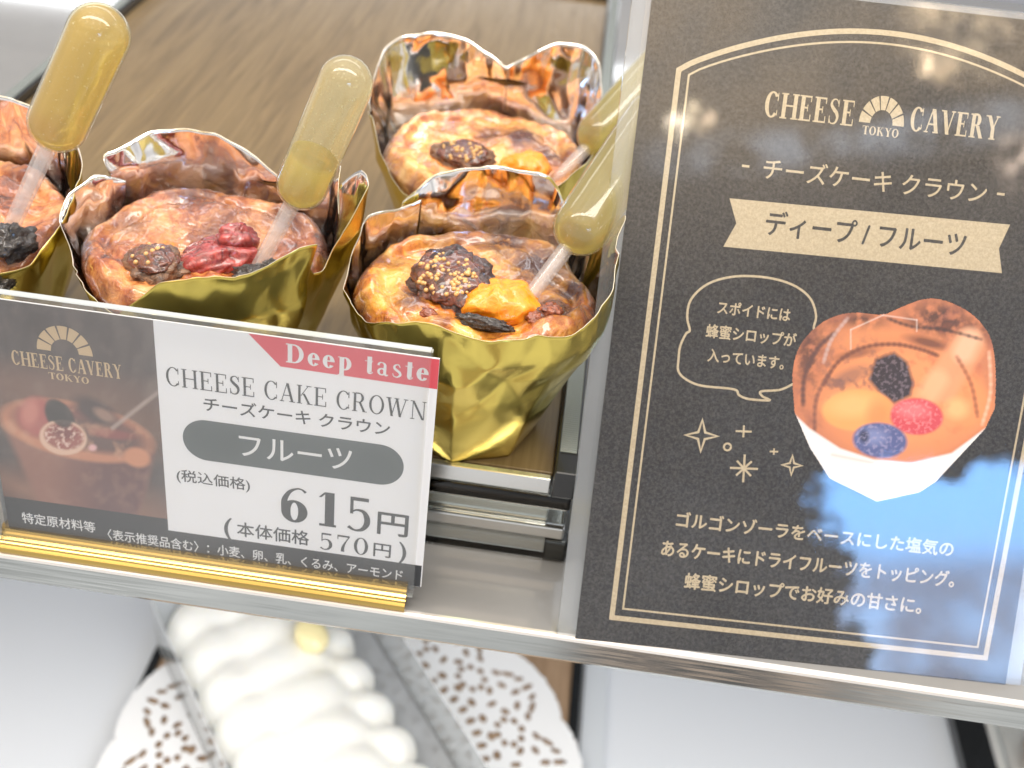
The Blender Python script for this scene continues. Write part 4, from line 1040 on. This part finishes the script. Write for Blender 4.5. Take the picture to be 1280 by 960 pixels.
# paper lace doily
b = MB(); C0 = (0.5, 86.0); RO = 93.0; NL = 14
nr, na = 150, 840
def lace(r, a):                                                # True = paper
    la = ((a / (2 * math.pi / NL)) % 1.0) - .5                    # within a lobe
    out = RO + 3.2 * math.cos(la * math.pi) ** .6 - 2.0
    if r > out: return False
    x = la * 2 * math.pi / NL * r
    def el(cx, cy, rx, ry, ang=0):
        c, s = math.cos(ang), math.sin(ang); dx, dy = x - cx, r - cy
        return ((dx * c + dy * s) / rx) ** 2 + ((-dx * s + dy * c) / ry) ** 2 < 1
    # ring of slots round each scallop
    for k in range(-3, 4):
        q = k * .40
        cx, cy = 13.5 * math.sin(q), 74.5 + 10.8 * math.cos(q)
        if el(cx, cy, 1.25, 2.1 if k % 2 else 2.9, q): return False
    for k in range(6):
        q = k * math.pi / 3 + .5
        if el(7.0 * math.cos(q), 73.5 + 6.0 * math.sin(q), 2.2, 1.35, -q): return False
    for rr, cnt, rx, ry, ph in ((60.5, 3, 2.3, 1.5, .5), (55.5, 4, 1.5, 2.2, 0), (49.5, 3, 2.5, 1.3, .3), (42.5, 3, 1.7, 2.3, 0), (36.5, 2, 2.4, 1.3, .5), (30, 2, 1.2, 1.8, 0), (24, 1, 1.6, 1.2, .3)):
        step = 2 * math.pi / (NL * cnt)
        aa = ((a + ph * step) % step) - step / 2
        xx = aa * r
        if (xx / rx) ** 2 + ((r - rr) / ry) ** 2 < 1: return False
    for k in range(8):                                           # rosettes between the scallops
        q = k * math.pi / 4
        if abs(la) > .2:
            sx = (abs(la) - .5) * 2 * math.pi / NL * r
            if ((sx - 6.2 * math.cos(q)) / 1.7) ** 2 + ((r - 68.5 - 5.2 * math.sin(q)) / 1.4) ** 2 < 1: return False
    return True
ids = {}
def dv(i, j):
    j %= na
    if (i, j) not in ids:
        r = 14 + (RO + 2 - 14) * i / nr; a = 2 * math.pi * j / na
        ids[(i, j)] = b.vert((C0[0] + r * math.cos(a), C0[1] + r * math.sin(a), -198.7 + .25 * math.sin(a * 7) * (r / RO) ** 4))
    return ids[(i, j)]
for i in range(nr):
    for j in range(na):
        a = 2 * math.pi * (j + .5) / na
        if C0[1] + (14 + (RO - 12) * (i + .5) / nr) * math.sin(a) < -10: continue
        if lace(14 + (RO + 2 - 14) * (i + .5) / nr, a): b.face([dv(i, j), dv(i + 1, j), dv(i + 1, j + 1), dv(i, j + 1)])
ctr = b.vert((C0[0], C0[1], -198.7))
for j in range(na): b.face([dv(0, j), dv(0, j + 1), ctr])
o = b.build('paper_doily', 'doily_paper')
so_ = o.modifiers.new('paper', 'SOLIDIFY'); so_.thickness = .25 * S
tag(o, 'round white paper lace doily under the boxed cream cake', 'doily')

# clear box and cream cake
da = math.atan2(-.79, .61)
MB_ = Matrix.Translation((-7.5, 93.0, -198.2)) @ Matrix.Rotation(da, 4, 'Z')
def bp_(x, y, z): return tuple(MB_ @ Vector((x, y, z)))
t = thing('clear_cake_box', 'long clear plastic box around the white cream cake', 'box')
HL, HW, HH = 82, 41.5, 27
def wall(p, q, name, thick=.35):
    b = MB(); (x0, y0), (x1, y1) = p, q
    dx, dy = x1 - x0, y1 - y0; L = math.hypot(dx, dy); nx, ny = -dy / L * thick, dx / L * thick
    ii = [b.vert(bp_(x, y, z)) for z in (.4, HH) for x, y in ((x0, y0), (x1, y1), (x1 + nx, y1 + ny), (x0 + nx, y0 + ny))]
    for k in ((0, 1, 5, 4), (2, 3, 7, 6)): b.face([ii[n] for n in k], 0)
    for k in ((0, 3, 2, 1), (4, 5, 6, 7), (1, 2, 6, 5), (3, 0, 4, 7)): b.face([ii[n] for n in k], 1)
    b.build(name, ['box_film', 'film_edge'], t)
wall((-HL, HW), (HL, HW), 'side_wall'); wall((HL, -HW), (-HL, -HW), 'side_wall')
wall((HL, HW), (HL, -HW), 'end_wall'); wall((-HL, -HW), (-HL, HW), 'end_wall')
b = MB(); b.box((-HL + .4, -HW + .6, .05), (HL - .4, HW - .6, .3), M=MB_); b.build('base_sheet', 'frosted_sheet', t)
for sy in (HW, -HW):
    b = MB(); b.box((-HL, sy - .5, -.15), (HL, sy + .5, .5), M=MB_); b.build('base_crease', 'film_crease', t)
cc = MB()
rng = random.Random(5)
def cblob(x, y, z, rx, ry, rz, sd):
    blob(rx, ry, rz, bp_(x, y, z), sd, .05, 1.5, MB_.to_3x3().to_4x4(), n=22, b=cc)
for k in range(-4, 5):
    x = k * 18.5
    cblob(x, 15.0, 11, 11.0, 13, 13.5, k + 1)                       # right-hand scallops (towards +y of the box)
    cblob(x + 4, -23.0, 12, 16, 17, 14.5, k + 31)
    cblob(x + 7, -6.0, 14, 19, 22, 15.5, k + 61)
crm = cc.build('cream_cake', 'whipped_cream', None, smooth=True)
rm_ = crm.modifiers.new('join', 'REMESH'); rm_.mode = 'VOXEL'; rm_.voxel_size = 1.1 * S; rm_.use_smooth_shade = True
sm_ = crm.modifiers.new('soften', 'SMOOTH'); sm_.iterations = 24; sm_.factor = .6
tag(crm, 'long white whipped cream cake with scalloped sides in the clear box', 'cake')
b = blob(9, 6.5, 5, bp_(-34, 8, 30), 4, .06, 1.5, MB_.to_3x3().to_4x4())
tag(b.build('chestnut', 'chestnut', None, smooth=True), 'pale yellow chestnut lying on the white cream cake', 'chestnut')

# right-hand tray at the bottom of the picture with a wrapped pastry
t = thing('black_tray', 'black edged white tray at the bottom right under the shelf', 'tray')
b = MB(); b.box((252, 20, -205.8), (266, 175, -199)); b.build('rail', 'black_rail', t, bevel=.5)
b = MB(); b.box((266.2, 20, -205.8), (380, 175, -201)); b.build('board', 'white_board', t, bevel=.5)
t = thing('pastry_box', 'small clear box of baked pastry on the tray at the bottom right', 'box')
b = MB(); b.box((271, 118, -200.8), (312, 158, -172)); b.build('clear_wall', 'clear_film', t, bevel=2)
for p0, p1 in (((271, 118), (312, 118)), ((271, 118.9), (271, 158))):
    for za, zb in ((-200.7, -199.6), (-172.6, -171.8)):
        b = MB(); b.box((p0[0] - .4, p0[1] - .4, za), (p1[0] + .4, p1[1] + .4, zb)); b.build('box_edge', 'acrylic_edge', t)
b = blob(15, 15, 10, (292, 138, -191), 3, .2, 2)
tag(b.build('pastry', 'pastry', None, smooth=True), 'brown baked pastry inside the small clear box', 'pastry')
